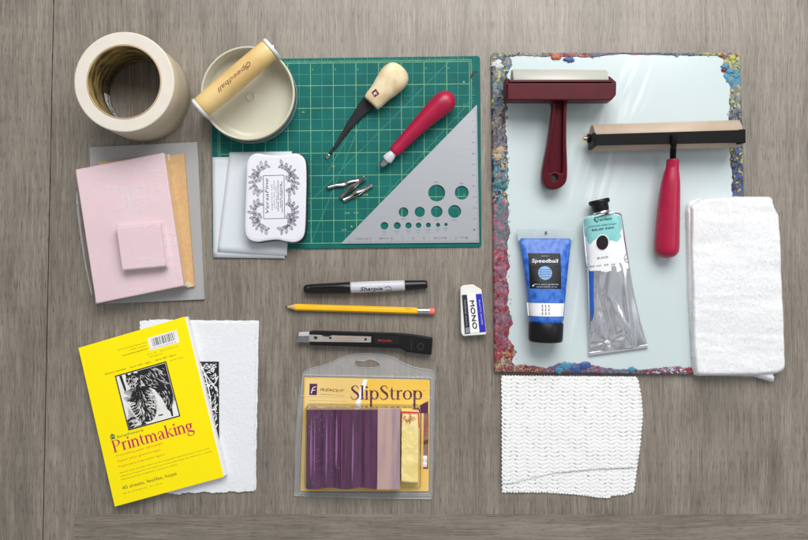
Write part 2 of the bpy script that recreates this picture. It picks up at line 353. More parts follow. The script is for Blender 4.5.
# ---------------------------------------------------------------- table (structure)
def wood(name, along='y', seed=0.0, c0=(95, 87, 78), c1=(151, 142, 130)):
    m = bpy.data.materials.new(name); m.use_nodes = True; nt = m.node_tree; N = nt.nodes; L = nt.links; b = N['Principled BSDF']
    tc = N.new('ShaderNodeTexCoord')     # gently wandering grain
    wm = N.new('ShaderNodeMapping'); wm.inputs['Scale'].default_value = (9, 5, 1) if along == 'y' else (5, 9, 1); wm.inputs['Location'].default_value = (seed+.7, seed, 0)
    wn = N.new('ShaderNodeTexNoise'); wn.inputs['Scale'].default_value = 1; wn.inputs['Detail'].default_value = 2; L.new(tc.outputs['Object'], wm.inputs[0]); L.new(wm.outputs[0], wn.inputs['Vector'])
    wv = N.new('ShaderNodeVectorMath'); wv.operation = 'MULTIPLY'; wv.inputs[1].default_value = (.016, 0, 0) if along == 'y' else (0, .016, 0); L.new(wn.outputs['Fac'], wv.inputs[0])
    wob = N.new('ShaderNodeVectorMath'); wob.operation = 'ADD'; L.new(tc.outputs['Object'], wob.inputs[0]); L.new(wv.outputs[0], wob.inputs[1])
    def nzn(sx, sy, detail=6, rough=.6, dist=0.0, off=0):
        mp = N.new('ShaderNodeMapping'); sc = (sx, sy, 1) if along == 'y' else (sy, sx, 1)
        mp.inputs['Scale'].default_value = sc; mp.inputs['Location'].default_value = (seed+off, seed*2+off, 0)
        L.new(wob.outputs[0], mp.inputs[0]); n = N.new('ShaderNodeTexNoise')
        n.inputs['Scale'].default_value = 1; n.inputs['Detail'].default_value = detail; n.inputs['Roughness'].default_value = rough; n.inputs['Distortion'].default_value = dist
        L.new(mp.outputs[0], n.inputs['Vector']); return n.outputs['Fac']
    fine = nzn(780, 20, 4, .62, .1); mid = nzn(210, 8, 4, .6, .5, 3); broad = nzn(22, 2.4, 4, .6, 1.2, 9); pore = nzn(1300, 75, 3, .6, 0, 5); blot = nzn(11, 9, 4, .6, .6, 2)
    def math_(op, a, b_):
        n = N.new('ShaderNodeMath'); n.operation = op
        for i, q in enumerate((a, b_)):
            if isinstance(q, (int, float)): n.inputs[i].default_value = q
            else: L.new(q, n.inputs[i])
        return n.outputs[0]
    s = math_('ADD', math_('MULTIPLY', fine, .50), math_('MULTIPLY', mid, .24))
    s = math_('ADD', s, math_('MULTIPLY', broad, .30)); s = math_('ADD', s, math_('MULTIPLY', blot, .20))
    r = N.new('ShaderNodeValToRGB'); e = r.color_ramp.elements
    e[0].position = .47; e[0].color = (*lin(c0), 1); e[1].position = .76; e[1].color = (*lin(c1), 1)
    mm = e.new(.60); mm.color = (*lin(tuple((a+b_)/2-1 for a, b_ in zip(c0, c1))), 1)
    L.new(s, r.inputs[0])
    pr = N.new('ShaderNodeValToRGB'); pr.color_ramp.elements[0].position = .37; pr.color_ramp.elements[0].color = (.56, .55, .53, 1)
    pr.color_ramp.elements[1].position = .44; pr.color_ramp.elements[1].color = (1, 1, 1, 1); L.new(pore, pr.inputs[0])
    mx = N.new('ShaderNodeMix'); mx.data_type = 'RGBA'; mx.blend_type = 'MULTIPLY'; mx.inputs[0].default_value = 1
    L.new(r.outputs[0], mx.inputs[6]); L.new(pr.outputs[0], mx.inputs[7]); L.new(mx.outputs[2], b.inputs['Base Color'])
    col_ = mx.outputs[2]      # a few knots and smoky stains
    for kx, ky, rx, ry, am in (() if along == 'x' else ((491.5, 24, 6, 5, .30), (495, 4, 5, 11, .16), (472, 45, 2.5, 6, .22), (722, 402, 34, 40, .20), (752, 470, 14, 26, .15), (734, 490, 8, 5, .16), (570, 525, 30, 14, .10), (30, 470, 16, 60, .14), (12, 120, 12, 60, .12), (85, 60, 16, 50, .10), (785, 250, 14, 60, .12), (300, 20, 40, 12, .08), (450, 420, 26, 60, .12))):
        x, y = W(kx, ky); kp = N.new('ShaderNodeMapping'); kp.vector_type = 'TEXTURE'; kp.inputs['Location'].default_value = (x*.001, y*.001, 0); kp.inputs['Scale'].default_value = (rx*.0012, ry*.0012, 10)
        L.new(wob.outputs[0], kp.inputs[0]) if rx > 10 else L.new(tc.outputs['Object'], kp.inputs[0]); g = N.new('ShaderNodeTexGradient'); g.gradient_type = 'SPHERICAL'; L.new(kp.outputs[0], g.inputs[0])
        mk_ = N.new('ShaderNodeMix'); mk_.data_type = 'RGBA'; mk_.blend_type = 'MULTIPLY'; mk_.inputs[7].default_value = (.18, .16, .14, 1)
        L.new(math_('MULTIPLY', math_('MULTIPLY', g.outputs['Fac'], am*2.6), math_('ADD', mid, .0)), mk_.inputs[0]); L.new(col_, mk_.inputs[6]); col_ = mk_.outputs[2]
    L.new(col_, b.inputs['Base Color'])
    b.inputs['Roughness'].default_value = .40; b.inputs['Specular IOR Level'].default_value = .72
    bp = N.new('ShaderNodeBump'); bp.inputs['Distance'].default_value = .0002; bp.inputs['Strength'].default_value = .5
    L.new(s, bp.inputs['Height']); L.new(bp.outputs[0], b.inputs['Normal'])
    return m
def board(name, pts, mat, z1=0, z0=-30, bev=.25):
    mb = MB(); mb.prism([W(*p) for p in pts], z0, z1, bev, world=True, res=1)
    o = mb.build(name, mat); o['kind'] = 'structure'
sx = lambda y: 53.6-10.8*y/540
board('tabletop', [(sx(-500)+.55, -500), (1500, -500), (1500, 513.88), (74.68, 513.88), (74.68, 1000), (sx(1000)+.55, 1000)], wood('grey_oak', 'y', 0), bev=.02)
board('tabletop_edge', [(-700, -500), (sx(-500)-.55, -500), (sx(1000)-.55, 1000), (-700, 1000)], wood('grey_oak_edge', 'y', 4.4))
board('tabletop_end', [(74.7, 513.9), (1500, 513.9), (1500, 1000), (74.7, 1000)], wood('grey_oak_end', 'x', 8.1), bev=.02)
mb = MB(); mb.box(-1200, -800, 1200, 850, -40, -31); o = mb.build('tabletop_underside', pm('dark_gap', (40, 34, 30), .9)); o['kind'] = 'structure'

# ---------------------------------------------------------------- masking tape
tape_side = pm('tape_edge', (211, 204, 193), .75, var=.05, scale=90, bump=.12, bscale=900)
tape_face = pm('tape_face', (190, 177, 153), .6, var=.06, scale=500, bump=.15, bscale=900)
core_in = pm('core_kraft', (196, 172, 104), .25, col2=(92, 74, 40), scale=34, stretch=(1, 1, 3.2), bump=1.8, bscale=60, detail=6, mixlo=.42, mixhi=.58)
core_edge = pm('core_edge', (186, 160, 132), .8)
T = thing('masking_tape_roll', 'thick roll of cream masking tape lying flat at the upper left', 'tape', 140.2, 95.2)
zt = 64; cx, cy = W(124, 82, zt); ro = 50.2*K*(H-zt)/H; ri = 36.0*K*(H-zt)/H
mb = MB(); rng_ = []
prof = [(ri+1.6, 0), (ro-.6, 0), (ro, .6), (ro+.15, 20), (ro-.1, 40), (ro, zt-1), (ro-.6, zt-.3), (ro-1.2, zt)]
prof += [(ro-1.2-(ro-ri-2.8)*i/24, zt-.05*(i % 2)) for i in range(1, 24)]+[(ri+1.6, zt-.1)]
mb.lathe(cx, cy, prof, n=160, matf=lambda k: 1 if k < 5 else 0); mb.build('tape', [tape_side, tape_face], T)
mb = MB(); mb.lathe(cx, cy, [(ri+1.6, -.0+.2), (ri+1.6, zt-.5), (ri+1.1, zt+.3), (ri+.1, zt+.2), (ri, zt-.5), (ri, .2)], n=160, closed=True, matf=lambda k: 1 if k in (1, 2) else 0)
co = mb.build('core', [core_in, core_edge], T)
mb = MB()
def cyl_patch(a0, a1, z0, z1, r, mi=0, n=20):
    vs = []
    for i in range(n+1):
        a = math.radians(a0+(a1-a0)*i/n)
        for z in (z0, z1): vs.append((cx+r*math.cos(a), cy+r*math.sin(a), z))
    mb.add(vs, [(2*i, 2*i+1, 2*i+3, 2*i+2) for i in range(n)], mi, True)
cyl_patch(182, 234, 3, 19, ri-.15, 0)
for k in range(26):
    a = 184+k*1.9; cyl_patch(a, a+1.0+.5*random.random(), 6+random.random(), 10+5*random.random(), ri-.25, 1, 2)
mb.build('label', [white_paper, pm('tape_label_blue', (48, 62, 130), .5)], co)
mb = MB()
for k in range(16):   # glue streaks and peeled ridges on the kraft wall
    a0 = random.uniform(60, 230); z0 = random.uniform(14, 56); da = random.uniform(12, 45); dz = random.uniform(-10, 10); vs = []
    for i in range(21):
        t = i/20; a = math.radians(a0+da*t); zz = z0+dz*t+1.4*math.sin(t*6+k); hw = .25+.9*math.sin(math.pi*t)*random.uniform(.6, 1)
        for g in (-hw, hw): vs.append((cx+(ri-.2-.02*k)*math.cos(a), cy+(ri-.2-.02*k)*math.sin(a), min(61, max(2, zz+g))))
    mb.add(vs, [(2*i, 2*i+1, 2*i+3, 2*i+2) for i in range(20)], 0, True)
mb.build('glue_streaks', pm('glue', (176, 156, 98), .3, col2=(96, 76, 40), scale=120), co)

# ---------------------------------------------------------------- cutting mat
T = thing('cutting_mat', 'green self-healing cutting mat with pale grid lines under the carving tools', 'cutting mat', 346, 153)
mat_green = pm('mat_green', (0, 100, 94), .6, spec=.22, col2=(0, 88, 84), scale=30, bump=.12, bscale=1500)
mq = [(211.8, 59.6), (480, 56), (481.6, 246.8), (212.3, 249.6)]
MB().prism(roundpoly(mq, 3.5), 0, 2, .3).build('mat_sheet', mat_green, T)
def M2(u, v):   # inches from the top-left of the printed frame -> pixel
    x = 220+22.7*u; y = 62.5+22.5*v
    return (x+(y-150)*.004, y-(x-346)*.012+.4)
mb = MB(); zg = 2.08
def gl(a, b, w_, mi=0, z=zg): mb.stroke([M2(*a), M2(*b)], w_, z, mi)
for i in range(0, 23): gl((i/2, 0), (i/2, 8), .62 if i % 2 == 0 else .38, 0 if i % 2 == 0 else 1)
for j in range(0, 17): gl((0, j/2), (11, j/2), .62 if j % 2 == 0 else .38, 0 if j % 2 == 0 else 1, zg+.03)
gl((-.07, -.07), (11.07, -.07), .5, 0); gl((11.08, -.07), (11.08, 8), .5, 0); gl((-.08, -.07), (-.08, 8), .5, 0)
for k in range(0, 89):
    if k % 8: l = .16 if k % 4 == 0 else (.11 if k % 2 == 0 else .07); gl((k/8, -.07), (k/8, -.07-l), .28, 0)
for k in range(0, 65):
    if k % 8:
        l = .16 if k % 4 == 0 else (.11 if k % 2 == 0 else .07)
        gl((11.08, k/8), (11.08+l, k/8), .28, 0); gl((-.08, k/8), (-.08-l, k/8), .28, 0)
for a, b in (((2.1, 8), (10.1, 0)), ((4.0, 8), (7.3, 0)), ((7.2, 6.0), (11, 1.8)), ((4.7, 4.9), (4.7+2.83, 0))): gl(a, b, .42, 1, zg+.06)
for k in range(1, 11): x, y = M2(k+.05, .32); mb.text(str(k), (x, y), (x+1.6, y), zg+.05, 0, hmm=1.9)
for k in range(1, 8): x, y = M2(10.72, k-.05); mb.text(str(k), (x, y), (x+1.6, y), zg+.05, 0, hmm=1.9)
for (u, v, tx) in ((4.92, 4.62, '45'), (5.4, 3.0, '60'), (5.5, 6.7, '5/8'), (5.9, 6.7, '1/2'), (5.35, 7.45, '3/4'), (5.75, 7.3, '1'), (6.3, 5.9, '7/8'), (3.6, 2.2, '30')):
    x, y = M2(u, v); mb.text(tx, (x, y), (x+1.5*len(tx), y), zg+.09, 2, hmm=1.7)
for k in range(46):
    x = random.uniform(300, 470); y = random.uniform(75, 240); a = random.uniform(0, 6.3); l = random.uniform(1.5, 9)
    mb.stroke([(x, y), (x+l*math.cos(a), y+l*math.sin(a))], random.uniform(.1, .22), 2.2+.002*k, 3+k % 2)
mb.build('grid_lines', [pm('grid_print', (118, 178, 132), .6, var=.25, scale=200), pm('grid_print_fine', (62, 148, 124), .6, var=.25, scale=200), pm('grid_number', (186, 176, 84), .6), pm('scratch_light', (70, 150, 138), .8), pm('scratch_dark', (4, 70, 66), .8)], T)
mb = MB(); mb.flat(catmull([(470.5, 77.5), (472, 73), (475.5, 71), (477.5, 72), (474, 74), (472.8, 78)], 4, True), 2.25); mb.build('scuff_mark', ink_black, T)
# ---------------------------------------------------------------- baren
T = thing('printing_baren', 'round cream plastic baren with a turned wooden handle across its rim', 'baren', 252, 99, 2)
cream = pm('cream_plastic', (196, 193, 175), .25, var=.03, scale=40, bump=.05, bscale=300, spec=.5)
zr = 27; cx, cy = W(247.6, 93.2, zr); R = 47.2*K*(H-zr)/H
mb = MB(); mb.lathe(cx, cy, [(R-5, 2.0), (R-2.5, 2.6), (R-1.6, 5), (R-.3, zr-3), (R, zr-1.2), (R-.4, zr), (R-1.2, zr+.25), (R-2.3, zr), (R-2.7, zr-1), (R-3.6, 11), (R-5.5, 9), (R-12, 8), (6, 8), (5.4, 8.2), (5, 9.2), (4, 9.4), (3.4, 8.6), (2.5, 8.3), (.01, 8.3)], n=128)
mb.build('dish', cream, T)
mb = MB(); mb.lathe(cx, cy, [(.01, 2.05), (R-5, 2.0)], n=128); mb.lathe(cx, cy, [(R+.25, 4), (R+.35, 9), (R+.3, 12), (R-.2, 12.2)], n=128); mb.build('base_pad', pm('pad_blue_grey', (120, 142, 150), .5), T)
zh = 42
a3 = np.array(W3(201.6, 107.6, zh)); b3 = np.array(W3(270.0, 49.6, zh)); ax = b3-a3; Lh = np.linalg.norm(ax); ax /= Lh
mb = MB(); ts = [0, .012, .03, .1, .25, .5, .75, .9, .97, .988, 1]; rs = [10.9, 11.6, 11.9, 12.1, 12.4, 12.6, 12.4, 12.1, 11.9, 11.6, 10.9]
mb.tube([a3+ax*Lh*t for t in ts], rs, 48)
oak = pm('handle_wood', (222, 192, 132), .42, col2=(206, 172, 110), scale=28, stretch=(1, 1, 1), bump=.06, bscale=500, coat=.15, detail=3)
hd = mb.build('handle', oak, T, bev=0)
def hz(x, y):
    q = np.array((x, y))-a3[:2]; d2 = ax[:2]/np.linalg.norm(ax[:2]); l = abs(q[0]*-d2[1]+q[1]*d2[0]); return zh+math.sqrt(max(.1, 12.5**2-l*l))
mb = MB()
up = np.array((-0.64, -0.765))   # picture direction towards the upper-left side of the handle
mb.text('Speedball', (248.0, 63.5), (216.6, 89.9), 53, shear=.3, bold=.004, zf=hz, off=.22, hmm=4.6)
if 0: mb.stroke(catmull([(236, 77.5, .3), (232, 78, .6), (227.5, 80.5, .9), (226, 84, .5), (229, 85.5, .3)], 5), .6, 53, zf=hz, off=.3)
mb.stroke(catmull([(246.5, 63.5, .3), (249.5, 62.5, .8), (250, 66, .6), (246, 68, .7), (244, 70.2, .3)], 5), .6, 53, zf=hz, off=.3)
mb.build('lettering', pm('brown_ink', (128, 84, 54), .6), hd)
endw = pm('white_end_cap', (214, 216, 212), .4); steel = pm('bright_steel', (190, 192, 196), .22, 1, var=.1, scale=300, rvar=.08)
for sg, p in ((-1, a3), (1, b3)):
    mb = MB(); mb.tube([p+ax*sg*.05, p+ax*sg*1.0, p+ax*sg*3.0, p+ax*sg*4.0], [12.2, 12.6, 12.4, 10.8], 40)
    q = p+ax*sg*2.2; n2 = np.array((-ax[1], ax[0], 0))
    vs = [q+n2*g*wd+np.array((0, 0, z-zh))+ax*sg*th for z, wd in ((zh-6, 11.5), (9, 9)) for g in (-1, 1) for th in (-1.4, 1.4)]
    mb.add([tuple(v) for v in vs], [(0, 1, 3, 2), (4, 5, 7, 6), (0, 1, 5, 4), (2, 3, 7, 6), (0, 2, 6, 4), (1, 3, 7, 5)])
    mb.build('end_cap', endw, T)
    mb = MB(); mb.tube([p+ax*sg*4.0, p+ax*sg*5.6, p+ax*sg*6.4], [3.6, 3.4, 2.0], 16); mb.build('screw', steel, T)

# ---------------------------------------------------------------- sheets and pink carving blocks
T = thing('linoleum_sheet', 'smooth grey linoleum sheet at the bottom of the stack of carving blocks', 'linoleum', 147, 223)
MB().prism(roundpoly([(89.3, 147.3), (197.3, 142), (204.4, 299.3), (95, 304.3)], .8, 3), 0, 3.2, .25).build('sheet', pm('grey_lino', (160, 160, 160), .5, var=.03, scale=25, bump=.05, bscale=900), T)
T = thing('tan_linoleum_sheet', 'tan linoleum sheet between the grey sheet and the large pink block', 'linoleum', 147, 228, 3.2)
MB().prism(roundpoly([(98, 162.3), (184.2, 153.8), (194.5, 286.6), (108, 296)], .8, 3), 3.25, 6.4, .25).build('sheet', pm('tan_lino', (200, 163, 114), .65, col2=(192, 154, 105), scale=200, bump=.08, bscale=900), T)
pink = pm('pink_rubber', (222, 192, 199), .55, var=.04, scale=20, sss=.1)
wrap = film('clear_wrap', gloss=.12, milk=.14, rough=.16, bump=1.6, bscale=30, refl=.9, crease=.8)
def wrinkled(outline, z0, z1, r, amp, s_, seed, step=1.6, rings=60):
    vs, fs = cushion(outline, z0, z1, r, rings, step, lambda x, y: amp*(abs(fbm(x*1.6+y*.3, y*.55-x*.2, seed, s_, 4))**.8))
    mb = MB(); mb.add(vs, fs, 0, True); return mb
T = thing('pink_carving_block', 'large pink rubber carving block in clear shrink wrap', 'carving block', 130, 228, 6.4)
big = [(75.2, 169.6), (163.8, 152.6), (183.6, 285.8), (96, 303.6)]
MB().prism(roundpoly(big, 1.2, 3), 6.5, 22, .8).build('rubber_block', pink, T)
mb = wrinkled(roundpoly([(74.2, 168.6), (164.8, 151.6), (184.9, 286.6), (95, 304.8)], 1.5, 3), 7, 22.5, 2.4, .9, .028, 3)
mb.build('shrink_wrap', wrap, T)
mb = MB()
cr = [[(166.8, 155.5), (169, 154), (170.2, 158), (168.6, 162)], [(186.5, 281.5), (189.5, 282), (192.3, 286), (188, 287.5), (185, 286)], [(77, 190), (76.2, 205), (83.5, 258), (90.5, 292), (91.5, 291), (85, 258), (78.6, 206)]]
for i, c in enumerate(cr): MB().prism(catmull(c, 4, True), 9+i, 10.0+i, .2).build('wrap_seam', wrap, T)
T = thing('small_pink_block', 'small square pink rubber block lying on the large pink one', 'carving block', 141, 246, 23)
MB().prism(roundpoly([(116.3, 227.6), (159.8, 223.6), (165.4, 265.8), (122.2, 269.8)], 1.2, 3), 23.6, 32.5, .8).build('rubber_block', pink, T)
mb = wrinkled(roundpoly([(114.6, 225.9), (161, 222.2), (167, 267), (121.6, 271.3)], 1.0, 3), 23.6, 33.1, 1.8, .5, .06, 9, 1.2, 40); mb.build('shrink_wrap', wrap, T)

# ---------------------------------------------------------------- frosted sheets + ink pad
fr = pm('frosted_film', (216, 223, 229), .5, var=.02, scale=30, alpha=.90, bump=.03, bscale=300)
for lab, pts, z in (('pale frosted sheet below the other, hanging over the left edge of the green mat', [(212.4, 157.4), (279.5, 156), (284.9, 258.4), (213.3, 257.4)], 2.4),
                    ('frosted sheet lying on top of the other and tucked under the white ink pad', [(229.5, 152.2), (292, 151.5), (287, 255.6), (217.2, 251.8)], 3.2)):
    cxp = sum(p[0] for p in pts)/4; cyp = sum(p[1] for p in pts)/4
    T = thing('frosted_sheet', lab, 'plastic sheet', cxp, cyp, z)
    vs = []; n = 16
    for i in range(n+1):
        for j in range(n+1):
            a = lerp(pts[0], pts[1], i/n); b = lerp(pts[3], pts[2], i/n); p = lerp(a, b, j/n); x, y = W(*p, z)
            vs.append((x, y, z+.35*nz(x, y, z, .03)+(.5 if z > 3 else 0)*(i/n)))
    mb = MB(); mb.add(vs, [(i*(n+1)+j, i*(n+1)+j+1, (i+1)*(n+1)+j+1, (i+1)*(n+1)+j) for i in range(n) for j in range(n)], 0, True)
    o = mb.build('sheet', fr, T); sd = o.modifiers.new('thickness', 'SOLIDIFY'); sd.thickness = .0003
T = thing('ink_pad', 'white ink pad case printed with a dark leaf wreath, on the green mat', 'ink pad', 276, 198, 4.2)
def padout(g=0):
    P = [(246.5, 164, 0), (249, 157.5), (254, 153.8), (259.5, 153.4), (266, 154.6), (277, 155.2), (288, 154.4), (294.5, 153.4), (300, 154.6), (304.4, 159), (306, 166), (306.3, 180), (306, 200), (305.4, 222), (304.2, 234), (300.6, 239.8), (294, 242.4), (286, 241.6), (277, 239.8), (266, 240.8), (258, 242), (250.6, 240.6), (246.2, 236), (244.6, 228), (244.9, 212), (245.4, 196), (246, 178)]
    P = [(276+(p[0]-276)*(1+g), 198+(p[1]-198)*(1+g)) for p in P]
    return catmull(P, 4, True)
MB().prism([(p[0]+.9, p[1]+.5) for p in padout(.006)], 4.0, 15.6, .8).build('base', pm('black_plastic', (28, 28, 32), .4), T)
lid = MB().prism(padout(0), 15.7, 19.5, 1.8, res=3).build('lid', pm('white_gloss_plastic', (216, 217, 225), .3, var=.01), T)
MB().prism([(276+(p[0]-276)*.93, 198+(p[1]-198)*.945) for p in padout(0)], 19.4, 19.75, .15).build('raised_panel', pm('white_panel', (218, 219, 227), .35, var=.01), T)
mb = MB(); zp = 19.82; dv = 0
for i, (a, b) in enumerate((((263.3, 175.8), (284.0, 175.2)), ((284.0, 175.2), (284.6, 218.4)), ((284.6, 218.4), (263.7, 218.8)), ((263.7, 218.8), (263.3, 175.8)))): mb.stroke([a, b], .6, zp+.01*i)
def leaf(x, y, a, l, wd, z):
    c, s_ = math.cos(a), math.sin(a)
    def q(u, v): return (x+u*c-v*s_, y+u*s_+v*c)
    mb.stroke(catmull([q(0, 0), q(l*.35, wd), q(l*.7, wd*.8), q(l, 0)], 3), .34, z); mb.stroke(catmull([q(0, 0), q(l*.35, -wd), q(l*.7, -wd*.8), q(l, 0)], 3), .34, z+.004)
    mb.stroke([q(0, 0), q(l*.8, 0)], .22, z+.008)
    for t in (.3, .5, .7): mb.stroke([q(l*t, 0), q(l*(t+.12), wd*.6)], .18, z+.01); mb.stroke([q(l*t, 0), q(l*(t+.12), -wd*.6)], .18, z+.012)
zz = zp+.05
for sxn in (-1, 1):
    for syn in (-1, 1):
        for br in range(2):
            if br == 0: path = [(274+sxn*13.5, 197.5+syn*15), (274+sxn*17, 197.5+syn*23), (274+sxn*14.5, 197.5+syn*29), (274+sxn*7, 197.5+syn*33)]
            else: path = [(274+sxn*15, 197.5+syn*25), (274+sxn*20.5, 197.5+syn*18), (274+sxn*20, 197.5+syn*10), (274+sxn*15, 197.5+syn*5)]
            pp = catmull(path, 4); mb.stroke(pp, .4, zz); zz += .003
            for k in range(1, len(pp), 2):
                d = math.atan2(pp[k][1]-pp[k-1][1], pp[k][0]-pp[k-1][0])
                for sd in (-1, 1):
                    leaf(pp[k][0], pp[k][1], d+sd*random.uniform(.7, 1.1), random.uniform(4.6, 6.4), random.uniform(1.0, 1.5), zz); zz += .002
mb.build('leaf_print', pm('print_violet', (84, 78, 100), .6), T)
mb = MB()
mb.text('VersaFine', (268.9, 213.2), (268.2, 178.5), 19.86, hmm=3.9, shear=.25)
for k, (a, b) in enumerate(((210, 184), (208, 181), (209, 186), (211, 180), (208, 184))):
    mb.text(['pigment ink', 'super fine detail', 'for paper crafts', 'FADE RESISTANT', 'quick drying'][k], (272.4+k*2.15, a), (272.2+k*2.15, b), 19.86, hmm=1.1 if k < 3 else 1.3, bold=0 if k < 3 else .015)
mb.text('ARCHIVAL PIGMENT INK', (282.8, 213), (282.3, 181), 19.86, hmm=1.2, bold=.02)
mb.build('lettering', pm('print_violet_text', (64, 58, 80), .6), T)

# ---------------------------------------------------------------- carving gouge
T = thing('palm_gouge', 'black steel gouge with a pale ash palm handle pointing down left', 'gouge', 376, 104, 2)
blade_black = pm('blade_black', (32, 32, 36), .5, 0, spec=.3, var=.3, scale=120, bump=.1)
L_ = Loft([(374.5, 98.5, 8, 10.0, 2.2, 3), (364.5, 107, 6.5, 7.2, 1.5, 4), (357, 116, 5.5, 5.2, 1.3, 4), (349.5, 125.5, 4.6, 3.9, 1.2, 4), (342, 136.5, 3.9, 2.4, 1.2, 3), (335, 147, 3.5, 1.7, 1.2, 3), (329, 155, 3.2, 1.6, 1.0, 3)], 4)
mb = MB(); L_.put(mb, 24); bl = mb.build('blade', blade_black, T)
mb = MB(); Loft([(329.2, 154.6, 3.3, 1.75, 1.1, 3), (327.4, 157.2, 3.0, 1.9, 1.0, 3), (326.4, 158.8, 2.6, 1.6, .5, 3)], 4).put(mb, 20); mb.build('cutting_tip', steel, T)
ash = pm('ash_wood', (226, 209, 174), .5, col2=(208, 186, 146), scale=14, stretch=(5, 5, 1), bump=.08, bscale=400, detail=6, mixlo=.4, mixhi=.6)
G = Loft([(371.2, 103.4, 12, 9.4, 6.5, 2.6), (372.0, 102.4, 12, 10.4, 7.6, 2.6), (374.5, 99.5, 12.5, 11.4, 8.6, 2.5), (380, 93.3, 13.5, 12.2, 10, 2.4), (386.5, 86, 14.3, 14.6, 11.5, 2.3), (392.5, 79.3, 15, 16.2, 12.5, 2.2), (397, 74.2, 15, 15.4, 12.3, 2.2), (400, 70.7, 15, 12.6, 10.5, 2.1), (401.9, 68.6, 15, 8, 7.5, 2), (402.7, 67.7, 15, 2, 2, 2)], 6)
mb = MB(); G.put(mb, 48); h_ = mb.build('handle', ash, T)
mb = MB(); sq = [(371.3, 91.8), (375.8, 88.5), (379.3, 93.7), (374.6, 97.0)]
mb.flat(sq, 24, 0, G.z, .12, 1.0)
mb.stroke([(374.0, 94.9, .5), (374.8, 92.4, 1.1), (376.6, 91.8, .5)], 1, 24, 1, zf=G.z, off=.35); mb.stroke([(373.4, 92.6, .5), (376.2, 93.9, .8), (377.2, 93.2, .3)], 1, 24, 1, zf=G.z, off=.4)
mb.build('maker_mark', [pm('maroon_print', (122, 24, 50), .5), white_paper], h_)

# ---------------------------------------------------------------- lino cutter handle
T = thing('lino_cutter_handle', 'red bulb-ended lino cutter handle with a silver chuck and no blade', 'lino cutter', 418, 132, 2)
red = pm('red_plastic', (166, 4, 58), .38, col2=(156, 4, 54), scale=60, bump=.05, bscale=600)
G = Loft([(393.2, 153.0, 12, 4.8, 4.8, 2), (393.8, 152.3, 12, 6.2, 6.2, 2), (395.2, 150.7, 12, 6.7, 6.7, 2), (402, 143.6, 12.3, 7.2, 7.2, 2), (412, 133.2, 13, 8.2, 8.2, 2), (423, 122, 13.6, 9.6, 9.6, 2), (434, 111.5, 14.2, 11.3, 11.3, 2), (442, 104.3, 14.6, 12.4, 12.4, 2), (447, 99.6, 14.6, 11.6, 11.6, 2), (450.4, 96.2, 14.6, 8.3, 8.3, 2), (452.2, 94.3, 14.6, 3.5, 3.5, 2), (452.6, 93.9, 14.6, .4, .4, 2)], 6)
mb = MB(); G.put(mb, 48); mb.build('handle', red, T)
A = np.array(W3(393.4, 152.8, 12)); B = np.array(W3(381.0, 166.2, 9)); D = B-A
mb = MB(); mb.tube([A+D*t for t in (0, .12, .14, .5, .55)], [4.4, 4.6, 4.7, 5.6, 5.2], 24)
for k in range(20):
    a = 2*math.pi*k/20; u = np.array((-D[1], D[0], 0)); u /= np.linalg.norm(u); v = np.array((0, 0, 1.))
    o1 = (u*math.cos(a)+v*math.sin(a)); mb.tube([A+D*.15+o1*4.7, A+D*.49+o1*5.5], .38, 6)
mb.build('collar', pm('satin_chrome', (226, 226, 232), .35, .35, var=.05), T)
mb = MB(); mb.tube([A+D*t for t in (.55, .6, .8, .97, 1.0)], [4.3, 4.4, 3.9, 3.0, 2.2], 24); mb.build('chuck', steel, T)
mb = MB(); mb.tube([B-D*.002, B+D*.012], [1.5, 1.4], 12); mb.box(B[0]-1.9, B[1]-.3, B[0]+.9, B[1]+.3, B[2]-1, B[2]+1.6); mb.build('slot', blade_black, T)

# ---------------------------------------------------------------- cutter nibs: one built, then copied
def make_nib():
    mb = MB(); n = 40; m = 14; vs = []
    for i in range(n+1):
        t = i/n; x = -18.5+37*t
        wd = 2.0+1.6*math.exp(-((t-.5)/.12)**2)+.4*t; op = 1.3 if t < .62 else 1.3-1.0*(t-.62)/.38
        zc = 2.0+1.2*math.exp(-((t-.52)/.16)**2)
        for k in range(m+1):
            a = math.radians(-78+156*k/m); vs.append((x, wd*math.sin(a), zc-1.9*math.cos(a)*op*.8+.4))
    fs = [(i*(m+1)+k, i*(m+1)+k+1, (i+1)*(m+1)+k+1, (i+1)*(m+1)+k) for i in range(n) for k in range(m)]
    mb.add(vs, fs, 0, True); ob = mb.build('cutter_nib', pm('nib_steel', (176, 172, 172), .18, 1, var=.35, scale=180, rvar=.1), None)
    sd = ob.modifiers.new('thickness', 'SOLIDIFY'); sd.thickness = .0006; sd.offset = 0
    return ob
nib = make_nib()
spec = [((342.9, 182.4), (358.9, 178.0), 5.2, 'steel lino cutter nib lying topmost across the end of the middle nib', 1, 0),
        ((353.0, 188.5), (366.0, 178.2), 3.6, 'steel lino cutter nib lying steeply between two others', 1, 6),
        ((358.0, 193.8), (373.3, 185.6), 2.2, 'steel lino cutter nib nearest the metal triangle, lowest of the nibs', -1, 0)]
for i, (c, e, z, lab, sg, tl) in enumerate(spec):
    o = nib if i == 0 else nib.copy()
    if i: COL.objects.link(o)
    x, y = W(*c, z); ex, ey = W(*e, z); o.location = (x*.001, y*.001, z*.001)
    o.rotation_euler = (math.radians([150, -35, 25][i]), math.radians([2, -2, 0][i]), math.atan2(ey-y, ex-x)+(math.pi if sg < 0 else 0))
    o['label'] = lab; o['category'] = 'cutter nib'; o['group'] = 'steel cutter nibs on the green mat'

